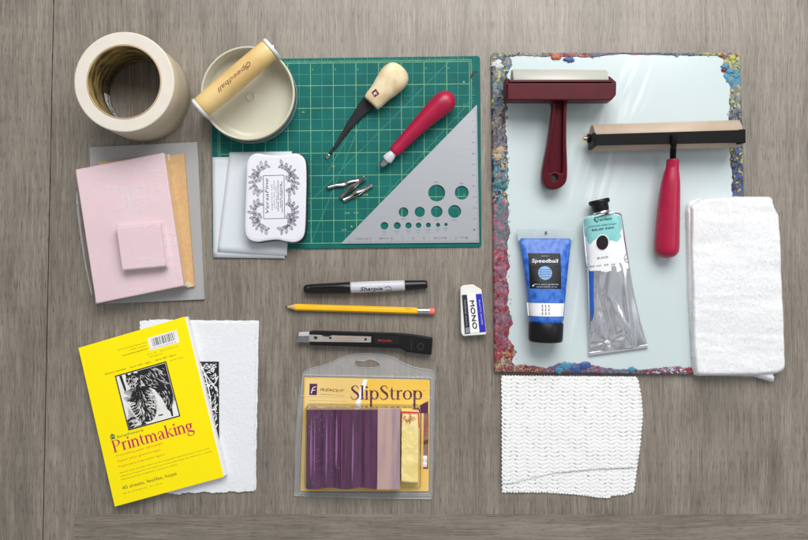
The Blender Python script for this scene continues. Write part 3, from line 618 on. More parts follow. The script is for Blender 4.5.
# ---------------------------------------------------------------- metal set square
T = thing('metal_set_square', 'brushed aluminium right-angle triangle with drilled circle holes, lying on the mat', 'set square', 440, 200, 2)
alu = pm('brushed_aluminium', (162, 165, 170), .48, .35, spec=.3, var=.06, scale=300, stretch=(.15, 6, 1), bump=.03, bscale=600)
holes = [(436.7, 193.1, 8.4), (461.7, 192.8, 6.9), (403.5, 212.2, 4.8), (419.8, 212, 5.1), (436.7, 211.7, 5.7), (454.6, 211.5, 6.4), (384.4, 225.9, 3.8), (397.2, 225.7, 3.4), (408.5, 225.6, 3.05), (418.5, 225.4, 2.7), (428.3, 225.2, 2.4), (438, 225, 2), (446, 224.6, 1.6)]
MB().prism([roundpoly([(477.0, 104.6), (479.3, 242.7), (340.6, 243.8)], .8, 3)]+[circ(*h) for h in holes], 2.15, 3.5, .2).build('plate', alu, T)
mb = MB(); zq = 3.58
for k in range(0, 97):
    t = k/96; x = lerp((477.0, 110), (479.0, 240.6), t); l = 3.2 if k % 8 == 0 else (2.2 if k % 4 == 0 else 1.3)
    mb.stroke([x, (x[0]-l, x[1])], .22, zq)
for k in range(0, 97):
    t = k/96; x = lerp((477.4, 241.9), (349, 242.9), t); l = 3.2 if k % 8 == 0 else (2.2 if k % 4 == 0 else 1.3)
    mb.stroke([x, (x[0], x[1]-l)], .22, zq+.01)
for k in range(1, 12):
    x, y = lerp((477.4, 241.9), (349, 242.9), k/12); mb.text(str(k), (x-.8, y-3.6), (x+.8, y-3.6), zq+.02, hmm=1.7)
    x, y = lerp((477.0, 110), (479.0, 240.6), k/12); mb.text(str(12-k), (x-5.4, y+.8), (x-3.8, y+.8), zq+.02, hmm=1.7)
etch = pm('etched_grey', (84, 86, 96), .6); mb.build('scale_marks', etch, T); mb = MB()
for i, (x, y, r) in enumerate(holes):
    tx = ['3/4"', '5/8"', '7/16"', '15/32"', '1/2"', '9/16"', '11/32"', '5/16"', '9/32"', '1/4"', '7/32"', '3/16"', '5/32"'][i]; lw = 2.6+.25*len(tx)
    yy = y-r-1.8 if i < 2 else y+r+2.8
    mb.text(tx, (x-lw/2-.3, yy), (x+lw/2+.3, yy), zq+.02, hmm=1.35)
    if i > 5: mb.text('in.', (x-1, yy+2), (x+1, yy+2), zq+.02, hmm=1.1)
mb.text('STAINLESS STEEL', (355, 239.4), (369, 239.3), zq+.02, hmm=1.3); mb.text('CENTIMETERS', (378.5, 239.2), (389, 239.1), zq+.02, hmm=1.3); mb.text('CIRCLE TEMPLATE', (435, 238.6), (447, 238.5), zq+.02, hmm=1.3); mb.text('INCHES', (460, 238), (465, 238), zq+.02, hmm=1.3)
mb.build('size_lettering', etch, T)

# ---------------------------------------------------------------- inking plate
T = thing('inking_slab', 'pale glass inking slab with a crust of dried multicoloured paint round its edge', 'inking slab', 619, 213)
oq = [(491.2, 53.2), (740.6, 53.0), (749.5, 374.6), (494.2, 371.8)]
MB().prism(roundpoly(oq, 3), 0, 2.6, .3).build('backing_board', pm('grey_board', (120, 118, 112), .8), T)
gm = pm('inking_glass', (190, 203, 205), .2, col2=(194, 206, 208), scale=6, coat=.2, rvar=.04)
def add_streaks(m, zones):   # pale stretched streaks mixed into the glass base colour
    N = m.node_tree.nodes; L = m.node_tree.links; b = N['Principled BSDF']; src = b.inputs['Base Color'].links[0].from_socket
    tc = N.new('ShaderNodeTexCoord')
    for (px, py, rx, ry, ang, sc, amt) in zones:
        x, y = W(px, py, 5); ox, oy, _ = _t['inking_slab']; mp = N.new('ShaderNodeMapping'); mp.vector_type = 'TEXTURE'
        mp.inputs['Location'].default_value = ((x-ox)*.001, (y-oy)*.001, .005); mp.inputs['Rotation'].default_value = (0, 0, math.radians(ang)); mp.inputs['Scale'].default_value = (rx*.001, ry*.001, 1)
        L.new(tc.outputs['Object'], mp.inputs[0]); g = N.new('ShaderNodeTexGradient'); g.gradient_type = 'SPHERICAL'; L.new(mp.outputs[0], g.inputs[0])
        st = N.new('ShaderNodeMapping'); st.inputs['Scale'].default_value = (sc, .55, 1); L.new(mp.outputs[0], st.inputs[0])
        n = N.new('ShaderNodeTexNoise'); n.inputs['Scale'].default_value = 1; n.inputs['Detail'].default_value = 2; n.inputs['Distortion'].default_value = .4; L.new(st.outputs[0], n.inputs['Vector'])
        r = N.new('ShaderNodeMapRange'); r.inputs[1].default_value = .47; r.inputs[2].default_value = .66; L.new(n.outputs['Fac'], r.inputs[0])
        r2 = N.new('ShaderNodeMapRange'); r2.inputs[1].default_value = 0; r2.inputs[2].default_value = .45; r2.inputs[4].default_value = amt; L.new(g.outputs['Fac'], r2.inputs[0])
        mu = N.new('ShaderNodeMath'); mu.operation = 'MULTIPLY'; L.new(r.outputs[0], mu.inputs[0]); L.new(r2.outputs[0], mu.inputs[1])
        mx = N.new('ShaderNodeMix'); mx.data_type = 'RGBA'; mx.inputs[7].default_value = (.80, .84, .85, 1); L.new(mu.outputs[0], mx.inputs[0]); L.new(src, mx.inputs[6]); src = mx.outputs[2]
    L.new(src, b.inputs['Base Color'])
add_streaks(gm, [(598, 158, 34, 78, -13, 4.2, .5), (634, 84, 24, 52, -20, 3.6, .42), (566, 300, 22, 60, -6, 3.0, .25)])
MB().prism(roundpoly([(x+(1 if x < 600 else -1)*1.0, y+(1 if y < 200 else -1)*1.0) for x, y in oq], 2.5), 2.7, 5.2, .3).build('glass', gm, T)
_mute = lambda c, k=.26: tuple(int(v*(1-k)+k*sum(c)/3*.8) for v in c)
pal = {'navy': (26, 34, 72), 'blue': (28, 76, 170), 'sky': (40, 150, 200), 'teal': (22, 128, 132), 'green': (70, 110, 70), 'sage': (140, 160, 140), 'yellow': (214, 206, 44), 'tan': (196, 164, 116), 'red': (186, 20, 34), 'crimson': (150, 16, 50), 'pink': (196, 92, 116), 'orange': (222, 104, 40), 'grey': (116, 116, 118), 'black': (24, 24, 30), 'white': (222, 224, 226), 'slate': (66, 76, 96), 'brown': (112, 82, 66), 'mauve': (130, 84, 110)}
pn = list(pal); pmats = [pm('paint_'+k, _mute(v), .5, col2=_mute(tuple(int(a*.55+b_*.45*.8) for a, b_ in zip(v, random.choice([(110, 116, 130), (150, 142, 134), (84, 60, 96)])))), scale=420, bump=.14, bscale=500, rvar=.15) for k, v in pal.items()]
def zone(x, y):
    if x < 530 and y > 345: return 'red crimson tan orange sage red brown'.split()
    if x < 520 and y < 110: return 'slate sage grey sage navy grey slate navy slate blue grey yellow teal'.split()
    if x < 520 and y < 150: return 'navy tan slate grey black grey brown'.split()
    if x < 520 and y < 200: return 'teal sky grey navy tan slate black'.split()
    if x < 520 and y < 250: return 'pink mauve grey mauve slate teal pink grey'.split()
    if x < 520: return 'crimson pink pink mauve grey red mauve crimson'.split()
    if y > 340:
        if x < 545: return 'red brown orange tan navy'.split()
        if x < 605: return 'sky blue orange red blue'.split()
        if x < 645: return 'slate grey sky crimson'.split()
        return 'crimson red white crimson crimson sky'.split()
    if y < 66 and x < 700:
        if x < 548: return 'grey slate sage tan'.split()
        if x < 590: return 'orange red blue crimson tan'.split()
        if x < 650: return 'crimson blue sky crimson mauve slate'.split()
        return 'slate navy sage blue grey'.split()
    if y < 70: return 'yellow sage red sage teal yellow'.split()
    if y < 86: return 'sky teal sky sage'.split()
    if y < 108: return 'sage yellow grey sage slate grey'.split()
    if y < 150: return 'navy slate grey navy sage'.split()
    return 'navy blue slate slate navy blue yellow navy'.split()
def edge_ribbon(mb, a, b, ins, wfun, seed, n=760, m=16):
    """a->b outer edge px, ins unit inward px direction, wfun(t)->width px"""
    vs = []; cen = []
    for i in range(n+1):
        t = i/n; o_ = lerp(a, b, t); wd = wfun(t)*(.95+.26*fbm(t*22, seed, 0, 1, 4))+.3*random.uniform(-.5, .5)
        for k in range(m+1):
            u = k/m; p = (o_[0]+ins[0]*wd*u, o_[1]+ins[1]*wd*u); x, y = W(*p, 6)
            h = 5.3+(.7+.6*fbm(x, y, seed, .10, 3)+.05*random.random())*min(1, 5*u+.35)*min(1, 6*(1-u))
            if k == 0: h = 2.7
            vs.append((x, y, max(h, 2.65 if k == 0 else 5.15)))
            cen.append(p)
    o = len(mb.v); mb.add(vs, [])
    ns = int(n*1.9); seeds = []
    for q in range(ns):
        t = random.random(); o_ = lerp(a, b, t); u = random.random()*wfun(t)*1.2; p = (o_[0]+ins[0]*u, o_[1]+ins[1]*u)
        seeds.append((p[0], p[1], pn.index(random.choice(zone(*p)))))
    sa = np.array([(s[0], s[1]) for s in seeds]); an = np.array((1.0, .45)) if abs(ins[0]) > .5 else np.array((.4, 1.0))
    for i in range(n):
        for k in range(m):
            p = np.array(cen[i*(m+1)+k]); p = p+np.array((2.6*fbm(p[0], p[1], seed, .22, 4), 2.6*fbm(p[0], p[1], seed+9, .22, 4))); j = int(np.argmin((((sa-p)*an)**2).sum(1)))
            mb.f.append((o+i*(m+1)+k, o+i*(m+1)+k+1, o+(i+1)*(m+1)+k+1, o+(i+1)*(m+1)+k)); mb.m.append(seeds[j][2]); mb.sm.append(True)
mb = MB()
wl = lambda t: np.interp(t, [0, .08, .12, .25, .35, .5, .7, .9, .95, 1], [19, 20, 15, 15.5, 17, 17, 15.5, 18, 21, 22])
wt = lambda t: np.interp(t, [0, .06, .1, .2, .4, .48, .53, .56, .68, .8, .92, 1], [8, 5.5, 3.2, 4.0, 5.0, 2.6, .8, 2.2, 2.4, 3.4, 3.4, 6])
wr = lambda t: np.interp(t, [0, .06, .1, .25, .5, .75, 1], [20, 17, 13, 14, 12, 10, 9])
wb = lambda t: np.interp(t, [0, .08, .2, .3, .45, .55, .7, 1], [12, 9, 6, 11, 6, 4, 8, 8])
edge_ribbon(mb, (491.0, 54), (494.4, 371), (1, 0), wl, 1); edge_ribbon(mb, (740.8, 54), (749.4, 374), (-1, 0), wr, 2)
edge_ribbon(mb, (492, 52.6), (740, 52.6), (0, 1), wt, 3); edge_ribbon(mb, (495, 372.4), (749, 375), (0, -1), wb, 4)
for k in range(420):
    e = random.random(); t = random.random()
    if e < .42: o_ = lerp((491, 54), (494.4, 371), t); u = random.random()**.8*wl(t)*1.08; p = (o_[0]+u-.4, o_[1])
    elif e < .6: o_ = lerp((740.8, 54), (749.4, 374), t); u = random.random()*wr(t)*1.08; p = (o_[0]-u+.4, o_[1])
    elif e < .8: o_ = lerp((492, 53), (740, 53), t); u = random.random()*wt(t)*1.1; p = (o_[0], o_[1]+u-.4)
    else: o_ = lerp((495, 372), (749, 375), t); u = random.random()*wb(t)*1.1; p = (o_[0], o_[1]-u+.4)
    mi = pn.index(random.choice(zone(*p)) if random.random() < .9 else random.choice(pn)); r = random.uniform(.25, .9)*(2.4 if random.random() < .06 else 1)
    x, y = W(*p, 6.5); n = 9; hh = random.uniform(.12, .45); z0 = 5.6+random.uniform(0, 1.2); ph = random.random()*6; st = random.uniform(.3, .8)
    vs = []
    for rr, h in ((1, 0), (.75, hh*.8), (.35, hh)):
        for q in range(n):
            a = 2*math.pi*q/n; ra = r*rr*K*(1+.3*math.sin(2*a+ph)+.2*math.sin(3*a+2*ph)); dx, dy = ra*math.cos(a), ra*math.sin(a)*st
            vs.append((x+dx*math.cos(ph)-dy*math.sin(ph), y+dx*math.sin(ph)+dy*math.cos(ph), z0+h))
    vs.append((x, y, z0+hh*1.05))
    mb.add(vs, [(a*n+q, a*n+(q+1) % n, (a+1)*n+(q+1) % n, (a+1)*n+q) for a in range(2) for q in range(n)]+[(2*n+q, 2*n+(q+1) % n, 3*n) for q in range(n)], mi, True)
for (px, py, r, c) in ((497.5, 64.5, 5.0, 'white'), (733, 57, 3.6, 'yellow'), (726, 66, 3.4, 'sky'), (731, 71, 3.6, 'sky'), (736, 76, 3.0, 'sky'), (722, 55.5, 2.2, 'red'), (736, 55.5, 2.0, 'red'), (724.5, 70, 2.2, 'crimson'), (576, 369, 5, 'blue'), (566, 366, 5.5, 'sky'), (585, 366, 5, 'blue'), (559, 370, 4, 'sky'), (508, 355, 3.6, 'orange'), (503, 187, 4.0, 'teal'), (497, 184, 4.5, 'teal'), (556, 56.5, 4.5, 'orange'), (570, 59.5, 4.0, 'blue'), (500, 150, 5, 'tan'), (498, 157, 4.5, 'tan'), (632, 369.5, 3.5, 'sky'), (672, 370, 2, 'white')):
    mi = pn.index(c); x, y = W(px, py, 7); n = 22; vs = []
    for rr, h in ((1, -.8), (.85, .1), (.5, .35)):
        for q in range(n):
            a = 2*math.pi*q/n; ra = r*rr*K*(1+.75*nz(math.cos(a)*2.4, math.sin(a)*2.4, px)); vs.append((x+ra*math.cos(a)*1.15, y+ra*math.sin(a)*.75, 6.8+h+.5*nz(x+ra*math.cos(a), y+ra*math.sin(a), 0, .5)))
    vs.append((x, y, 7.2))
    mb.add(vs, [(a*n+q, a*n+(q+1) % n, (a+1)*n+(q+1) % n, (a+1)*n+q) for a in range(2) for q in range(n)]+[(2*n+q, 2*n+(q+1) % n, 3*n) for q in range(n)], mi, True)
mb.build('paint_crust', pmats, T)

# ---------------------------------------------------------------- dark red brayer
T = thing('dark_red_brayer', 'dark red plastic brayer with a translucent soft roller on the glass slab', 'brayer', 560, 120, 5.3)
dred = pm('dark_red_plastic', (80, 4, 20), .42, col2=(70, 4, 18), scale=40, bump=.05, bscale=300, spec=.22)
zc = 24; A = W3(511.6, 84.0, zc); B = W3(605.2, 84.6, zc)
mb = MB(); mb.tube([A, (A[0]+.8, A[1], zc), (B[0]-.8, B[1], zc), B], [14.6, 15.4, 15.4, 14.6], 56); mb.build('roller', pm('frosted_gel', (180, 180, 172), .38, var=.05, scale=40, sss=.15), T)
mb = MB(); mb.tube([(A[0]-5, A[1], zc), (B[0]+6, B[1], zc)], 2.6, 16); mb.build('axle', steel, T)
mb = MB()
mb.prism(roundpoly([(507.3, 83.2), (616.0, 82.9), (616.2, 95), (611.6, 100.2), (507.3, 100.0)], [.8, .8, 1.5, 1.5, .8]), 23, 42, 1.1)
mb.prism(roundpoly([(505.5, 78.0), (509.6, 78.6), (510.2, 84.0), (507.2, 99.0), (506.0, 96)], .7), 16, 38, .8)
mb.prism(roundpoly([(606.8, 76.6), (609.8, 76.2), (616.4, 82.2), (616.2, 94), (611.8, 94), (607.6, 84)], .7), 16, 38, .8)
mb.prism(roundpoly([(508.5, 79.6), (611, 79.4), (614, 83.4), (508.4, 83.6)], .7), 30, 40.4, 1.6)
fr_ = mb.build('frame', dred, T)
zs = lambda x, y: -9*min(1, max(0, (y_top-y)/95.)) 
y_top = W(0, 100, 30)[1]
ol = catmull([(549.0, 98.5), (551.8, 101.8), (552.8, 107), (551.6, 120), (548.6, 142), (545.4, 160), (543.8, 172), (544.6, 180.5), (549, 186.2), (556, 188), (563.2, 186), (567.8, 180.5), (568.8, 172), (568.4, 160), (567.4, 142), (567.0, 120), (567.2, 107), (568.2, 101.8), (571.6, 98.5)], 4)
il = catmull([(555.6, 101.5), (555.8, 112), (554.0, 130), (551.2, 148), (549.2, 162), (549.6, 170.5), (552.3, 172.0), (555.8, 170.4), (559.6, 171.5), (563.4, 172), (564.0, 162), (563.6, 148), (563.4, 130), (563.4, 112), (563.4, 101.5)], 4)
hole = circ(555.9, 176.6, 3.3, 24)
mb = MB(); mb.prism([ol, il, hole], 20, 33, 1.3, zf=zs); mb.prism([il], 21, 27, .1, zpx=33, zf=zs); mb.build('handle', dred, T)

# ---------------------------------------------------------------- wooden-coloured roller brayer
T = thing('long_roller_brayer', 'long tan rubber roller in a black metal frame with a red grip', 'brayer', 668, 150, 5.3)
zc = 21; A = np.array(W3(591.8, 138.4, zc)); B = np.array(W3(737.4, 133.9, zc)); D = B-A; D /= np.linalg.norm(D)
mb = MB(); mb.tube([A, A+D*.6, B-D*.6, B], [14.0, 14.9, 14.9, 14.0], 56)
mb.build('roller', pm('tan_rubber', (188, 172, 154), .5, col2=(172, 152, 134), scale=18, stretch=(1, 1, 1), bump=.04), T)
mb = MB(); mb.tube([A-D*9, B+D*4], 2.2, 14); mb.build('axle', pm('brass', (190, 150, 110), .3, 1), T)
blk = pm('black_steel', (12, 12, 14), .5, 0, spec=.15, var=.2, scale=200)
mb = MB(); mb.tube([A-D*4.8, A-D*1.5], [5, 5], 6); mb.build('nut', blk, T)
mb = MB(); mb.prism(roundpoly([(595.2, 134.3), (745.0, 129.8), (745.2, 142.4), (595.4, 145.3)], .5, 3), 37.5, 40, .4)
mb.prism(roundpoly([(593.2, 132.8), (595.9, 132.6), (596.2, 146.4), (593.6, 146.4)], .5, 3), 14, 39.6, .4)
mb.prism(roundpoly([(739.6, 129.4), (745.6, 129.2), (745.8, 142.8), (740, 143)], .6, 3), 14, 39.7, .4); mb.build('frame', blk, T)
mb = MB(); A = np.array(W3(673.6, 135.2, 41.5)); Bq = np.array(W3(673.4, 143.5, 41.5)); C_ = np.array(W3(673.2, 148, 37)); E = np.array(W3(672.8, 162, 28))
mb.tube([A, Bq, (Bq+C_)/2+np.array((0, 0, 1.)), C_, E], [3.4, 3.7, 3.2, 3.0, 3.0], 18)
for k in range(9): q = C_+(E-C_)*(k/9+.05); mb.tube([q, q+(E-C_)*.05], 3.35, 14)
mb.build('stem', blk, T)
G = Loft([(672.9, 159.6, 27, 5.6, 5.6, 2), (672.9, 160.3, 27, 6.6, 6.6, 2), (672.4, 167, 25.5, 6.9, 6.9, 2), (671.9, 171, 25, 7.6, 7.6, 2), (670.8, 182, 23.8, 9.8, 9.8, 2), (669.6, 196, 22.3, 11.2, 11.2, 2), (668.4, 214, 20.6, 12.2, 12.2, 2), (667.3, 234, 19.2, 13.0, 12.8, 2), (666.8, 246, 18.6, 13.4, 12.8, 2), (666.6, 252, 18.4, 12.4, 12, 2), (666.6, 256, 18.3, 8.5, 8.5, 2), (666.6, 257.8, 18.3, 2.5, 2.5, 2), (666.6, 258, 18.3, .4, .4, 2)], 6)
mb = MB(); G.put(mb, 48); mb.build('grip', red, T)

# ---------------------------------------------------------------- blue ink tube
T = thing('blue_ink_tube', 'blue printing ink tube with a black screw cap and a clear crimped end', 'ink tube', 546, 285, 5.3)
bl1 = pm('blue_ink', (22, 76, 174), .42, spec=.3, col2=(56, 112, 194), scale=170, coat=.2, mixlo=.42, mixhi=.60, bump=.1, bscale=120, detail=8, stretch=(1, .8, 1))
G = Loft([(545.4, 238.5, 13, 28.8, 1.0, 3), (545.4, 241, 13, 28.6, 1.8, 3), (545.6, 250, 14, 27.0, 5, 2.8), (545.9, 270, 16.5, 24.2, 9.5, 2.5), (546.2, 295, 19, 21.2, 13.5, 2.3), (546.4, 315, 20.5, 19.2, 15.2, 2.2), (546.4, 320.5, 21, 18.4, 15.6, 2.1), (546.4, 323, 21, 16.5, 15, 2)], 6)
mb = MB(); G.put(mb, 56, disp=lambda t, l, x, y: .45*fbm(x, y, 4, .07, 3)); bd = mb.build('tube_body', bl1, T)
zoff = lambda x, y: G.z(x, y)+.35*0+max(0, .45*fbm(x, y, 4, .07, 3))
mb = MB(); mb.prism(roundpoly([(517.2, 228.6), (573.8, 229.4), (572.9, 240.6), (518.0, 240.6)], .8), 12.2, 13.6, .3); cr_ = mb.build('clear_crimp', pm('clear_plastic_end', (196, 208, 212), .25, alpha=.6, coat=.5), T)
MB().flat([(544.8, 231.5), (547.2, 231.5), (547.2, 234.8), (544.8, 234.8)], 13.75).build('registration_mark', pm('mark_grey', (84, 92, 112), .5), cr_)
mb = MB(); mb.flat([(529.3, 252.9), (561.7, 253.3), (561.2, 288.9), (530.2, 288.3)], 28, 0, zoff, .35, 1.6); lb = mb.build('label', pm('label_black', (16, 18, 24), .45, spec=.25), T)
mb = MB(); mb.text('Speedball', (532.2, 262.4), (558.8, 262.6), 26, 0, hmm=3.9, shear=.15, zf=zoff, off=.6, bold=.01)
mb.text('QUALITY SINCE 1935', (542, 256.3), (549, 256.3), 26, 0, hmm=.8, zf=zoff, off=.6)
mb.flat(circ(545.2, 273.0, 6.9, 30), 28, 1, zoff, .55, 1.5)
for k, tx in enumerate(('water-soluble', 'BLOCK', 'PRINTING INK', "Encre d'imprimerie")): mb.text(tx, (539.6+(k == 3), 270+k*2.4), (550.8-(k == 3), 270+k*2.4), 28, 2, hmm=1.3, zf=zoff, off=.8)
mb.text('tinta para grabado', (533.5, 284.6), (558, 284.8), 26, 0, hmm=1.2, zf=zoff, off=.6); mb.flat(circ(532.9, 285.6, .9, 12), 26, 0, zoff, .6)
mb.text('NON-TOXIC 37 ml', (536, 287.2), (556, 287.3), 26, 0, hmm=1.0, zf=zoff, off=.6)
mb.build('lettering', [pm('label_pale', (206, 218, 232), .4), pm('label_sky', (104, 152, 208), .4), pm('label_dark', (24, 40, 80), .5)], lb)
mb = MB(); mb.flat([(528.2, 303.0), (565.4, 303.4), (563.9, 316.4), (529.4, 316.0)], 32, 0, zoff, .35, 1.5)
for k in range(3): mb.text('02 BLUE', (542.9+k*3.2, 314.8), (542.9+k*3.2, 304.6), 34, 1, hmm=1.3, zf=zoff, off=.7, bold=.02)
mb.build('white_band', [pm('band_white', (232, 234, 238), .35), ink_grey], T)
cap = pm('black_cap', (15, 15, 17), .4, spec=.3, var=.1)
A = np.array(W3(546.0, 322.6, 21.5)); B = np.array(W3(545.6, 341.5, 21.0)); D = B-A; D/=np.linalg.norm(D); Lc = np.linalg.norm(B-A)
mb = MB(); mb.tube([A, A+D*.8, A+D*(Lc-1.5), A+D*(Lc-.4), B], [18.4, 19.0, 18.4, 17.8, 16.5], 64)
for k in range(0, 64):
    a = 2*math.pi*k/64; u = np.array((1., 0, 0)); v = np.array((0, 0, 1.)); q = u*math.cos(a)+v*math.sin(a); mb.tube([A+D*1.6+q*18.8, A+D*(Lc-3)+q*18.35], .22, 5)
mb.build('cap', cap, T)

# ---------------------------------------------------------------- aluminium ink tube
T = thing('aluminium_ink_tube', 'crumpled aluminium tube of black relief ink with a teal and white label', 'ink tube', 613, 280, 5.3)
foil = pm('foil', (238, 240, 245), .25, 1, var=.06, scale=60, bump=.05, bscale=90, rvar=.06)
lw_ = pm('label_white_metal', (236, 237, 240), .35, coat=.4, var=.03)
teal = pm('label_teal', (122, 194, 194), .4, col2=(140, 204, 204), scale=60, coat=.3)
secs = [(602.2, 213.8, 19, 14, 11, 2), (602.4, 215.6, 19, 20.0, 12.5, 2.2), (603.2, 222, 18.6, 21.4, 12.6, 2.3), (605.6, 243, 17.4, 22.0, 11.4, 2.4), (608.4, 268, 15.6, 23.4, 9.8, 2.5), (611.2, 295, 13.4, 25.6, 7.8, 2.6), (614.5, 322, 10.8, 28.6, 5.2, 2.7), (617.2, 341, 8.6, 31.6, 2.6, 2.8), (618.3, 349, 7.8, 33.0, 1.0, 3), (618.7, 351.6, 7.6, 33.4, .8, 3)]
perp = np.array((math.cos(math.radians(8)), math.sin(math.radians(8))))
G = Loft(secs, 9, perp=perp)
crease = [((596, 290), (612, 345), 3.0, -2.6), ((622, 275), (632, 345), 3.2, 2.0), ((606, 262), (600, 300), 1.8, -1.6), ((614, 262), (620, 278), 1.5, -1.8), ((610, 300), (630, 335), 2.4, 1.8), ((592, 345), (630, 334), 2.6, -2.2), ((618, 330), (606, 343), 1.8, 2.0), ((597, 272), (594, 330), 1.6, 1.6)]
def crumple(t, l, x, y):
    if t < .42: return .25*fbm(x, y, 2, .06, 2)
    k = min(1, (t-.42)*5)*(1-max(0, (t-.93)/.07)); h = 0
    for a, b, wd, am in crease:
        ax_, ay = W(*a, 14); bx, by = W(*b, 14); dx, dy = bx-ax_, by-ay; L2 = dx*dx+dy*dy
        u = min(1, max(0, ((x-ax_)*dx+(y-ay)*dy)/L2)); d = math.hypot(x-ax_-u*dx, y-ay-u*dy); h += am*math.exp(-(d/wd)**1.5)
    return k*(h*1.15+1.5*fbm(x, y, 5, .02, 2))*(1-abs(l)**6)
zoff = lambda x, y: G.z(x, y)+max(-.2, .25*fbm(x, y, 2, .06, 2))
mb = MB(); G.put(mb, 90, disp=crumple)
body = mb.build('tube_body', [foil], T)
zcr = lambda x, y: G.z(x, y)+max(-.2, crumple(min(1, max(0, float((np.array((x, y))-G.A[0])@G.d)/G.L)), 0, x, y))
mb = MB(); mb.flat(catmull([(585.0, 222), (587.6, 217.4), (600, 214.4), (612, 214.2), (620.6, 215.6), (622.4, 222), (625, 240), (628.6, 258), (630.0, 266), (629.6, 268.6), (624, 269.4), (619, 272), (613, 270.4), (607, 272), (600, 270.8), (596, 270.6), (591, 270.6), (588.8, 264), (587, 250), (585.6, 235)], 4, True), 28, 0, zcr, .14, 1.3)
mb.build('white_label', lw_, T)
mb = MB(); mb.flat(catmull([(589.6, 271), (593.2, 270.4), (593.4, 282), (594, 300), (594.6, 312), (592.6, 322), (591.6, 312), (590.4, 292)], 4, True), 20, 0, zcr, .12, 1.3); mb.build('blue_stripe', pm('stripe_blue', (24, 92, 190), .3, coat=.4), T)
mb = MB(); tp = [(585.4, 218.6), (589, 216.2), (600, 214.8), (612, 214.6), (620.6, 216.2), (621.8, 222), (622.6, 228), (620, 232.4), (621.5, 236.5), (617, 241.5), (611, 240.2), (606, 242.6), (600, 238), (594, 240.2), (590.6, 244.2), (587.4, 238), (585.8, 230)]
mb.flat(catmull(tp, 3, True), 28, 0, zoff, .3, 1.6); lb = mb.build('teal_label', teal, T)
mb = MB(); mb.text('Cranfield', (595.0, 221.6), (612.0, 219.6), 30, 0, hmm=3.0, shear=.3, bold=.012, zf=zoff, off=.6)
mb.stroke(catmull([(598.6, 217.4, .3), (595.6, 217.2, .9), (594.4, 220, 1.0), (597.6, 222.4, .4)], 4), 1, 30, 0, zf=zoff, off=.7)
mb.text('CALIGO SAFE WASH', (589.5, 227.4), (616.5, 224.4), 30, 0, hmm=1.6, zf=zoff, off=.6); mb.text('RELIEF INKS', (592.4, 231.2), (613.8, 228.4), 30, 0, hmm=2.1, bold=.015, zf=zoff, off=.6)
o_ = mb.build('lettering', pm('tube_ink_dark', (24, 56, 66), .5), lb)
mb = MB(); ell = lambda cx, cy, a, b: [(cx+a*math.cos(2*math.pi*i/36), cy+b*math.sin(2*math.pi*i/36)) for i in range(36)]
mb.flat(ell(602.6, 242.6, 6.8, 8.2), 30, 0, zoff, .5, 1.5); mb.flat(ell(602.6, 242.6, 5.9, 7.3), 30, 1, zoff, .75, 1.5)
mb.build('colour_spot', [lw_, pm('spot_black', (26, 18, 24), .35)], T)
mb = MB(); mb.text('BLACK', (597.8, 259.2), (608.6, 257.8), 28, 0, hmm=2.2, zf=zoff, off=.5); mb.text('150 ml  5fl. oz', (589.5, 267.6), (616, 264.6), 28, 0, hmm=1.9, zf=zoff, off=.5)
mb.stroke(arcl(629, 258, 4.4, 70, 260, 12), .5, 26, 0, zf=zoff, off=.4); mb.text('A', (625.6, 260), (628, 259.8), 26, 0, hmm=2.4, zf=zoff, off=.5)
mb.build('lettering', ink_grey, T)
MB().prism([(588.9, 352.4), (647.9, 344.2), (648.4, 347.6), (589.3, 355.6)], 6.4, 9.0, .5).build('crimp', foil, T)
A = np.array(W3(600.2, 205.0, 19.5)); B = np.array(W3(602.2, 214.5, 19)); D = B-A; D /= np.linalg.norm(D)
mb = MB(); mb.tube([A, A+D*7, A+D*9.8, A+D*11.4], [8.6, 8.8, 10.5, 16], 40); mb.build('neck', foil, T)
mb = MB(); A = np.array(W3(598.7, 199.6, 20)); A1 = np.array(W3(599.4, 203.4, 20)); B = np.array(W3(601.2, 211.4, 19.6))
D = B-A; D /= np.linalg.norm(D)
mb.tube([A, A+D*.5, A+D*4.2, A+D*5.0, A+D*5.6, B-D*.5, B], [10.2, 11.0, 11.2, 10.6, 9.3, 8.9, 8.5], 48)
for k in range(24):
    a = 2*math.pi*k/24; u = np.array((-D[1], D[0], 0)); q = u*math.cos(a)+np.array((0, 0, math.sin(a))); mb.tube([A+D*.8+q*11.05, A+D*4.0+q*11.2], .3, 5)
mb.build('cap', cap, T)

# ---------------------------------------------------------------- terry towel
T = thing('terry_towel', 'folded white terry towel lying over the right edge of the glass slab', 'towel', 738, 290, 2)
terry = pm('white_terry', (236, 237, 239), .95, var=.03, scale=300, sheen=.3, bump=.2, bscale=1200, spec=.1)
pile = bpy.data.materials.new('terry_pile'); pile.use_nodes = True; _N = pile.node_tree.nodes; _L = pile.node_tree.links; _N.remove(_N['Principled BSDF'])
_d = _N.new('ShaderNodeBsdfDiffuse'); _t2 = _N.new('ShaderNodeBsdfTranslucent'); _mx = _N.new('ShaderNodeMixShader'); _mx.inputs[0].default_value = .5
_nn = _N.new('ShaderNodeTexNoise'); _nn.inputs['Scale'].default_value = 400; _rr = _N.new('ShaderNodeValToRGB'); _rr.color_ramp.elements[0].color = (.81, .815, .825, 1); _rr.color_ramp.elements[1].color = (.90, .902, .91, 1)
_L.new(_nn.outputs['Fac'], _rr.inputs[0]); _L.new(_rr.outputs[0], _d.inputs[0]); _L.new(_rr.outputs[0], _t2.inputs[0]); _L.new(_d.outputs[0], _mx.inputs[1]); _L.new(_t2.outputs[0], _mx.inputs[2]); _L.new(_mx.outputs[0], _N['Material Output'].inputs[0])
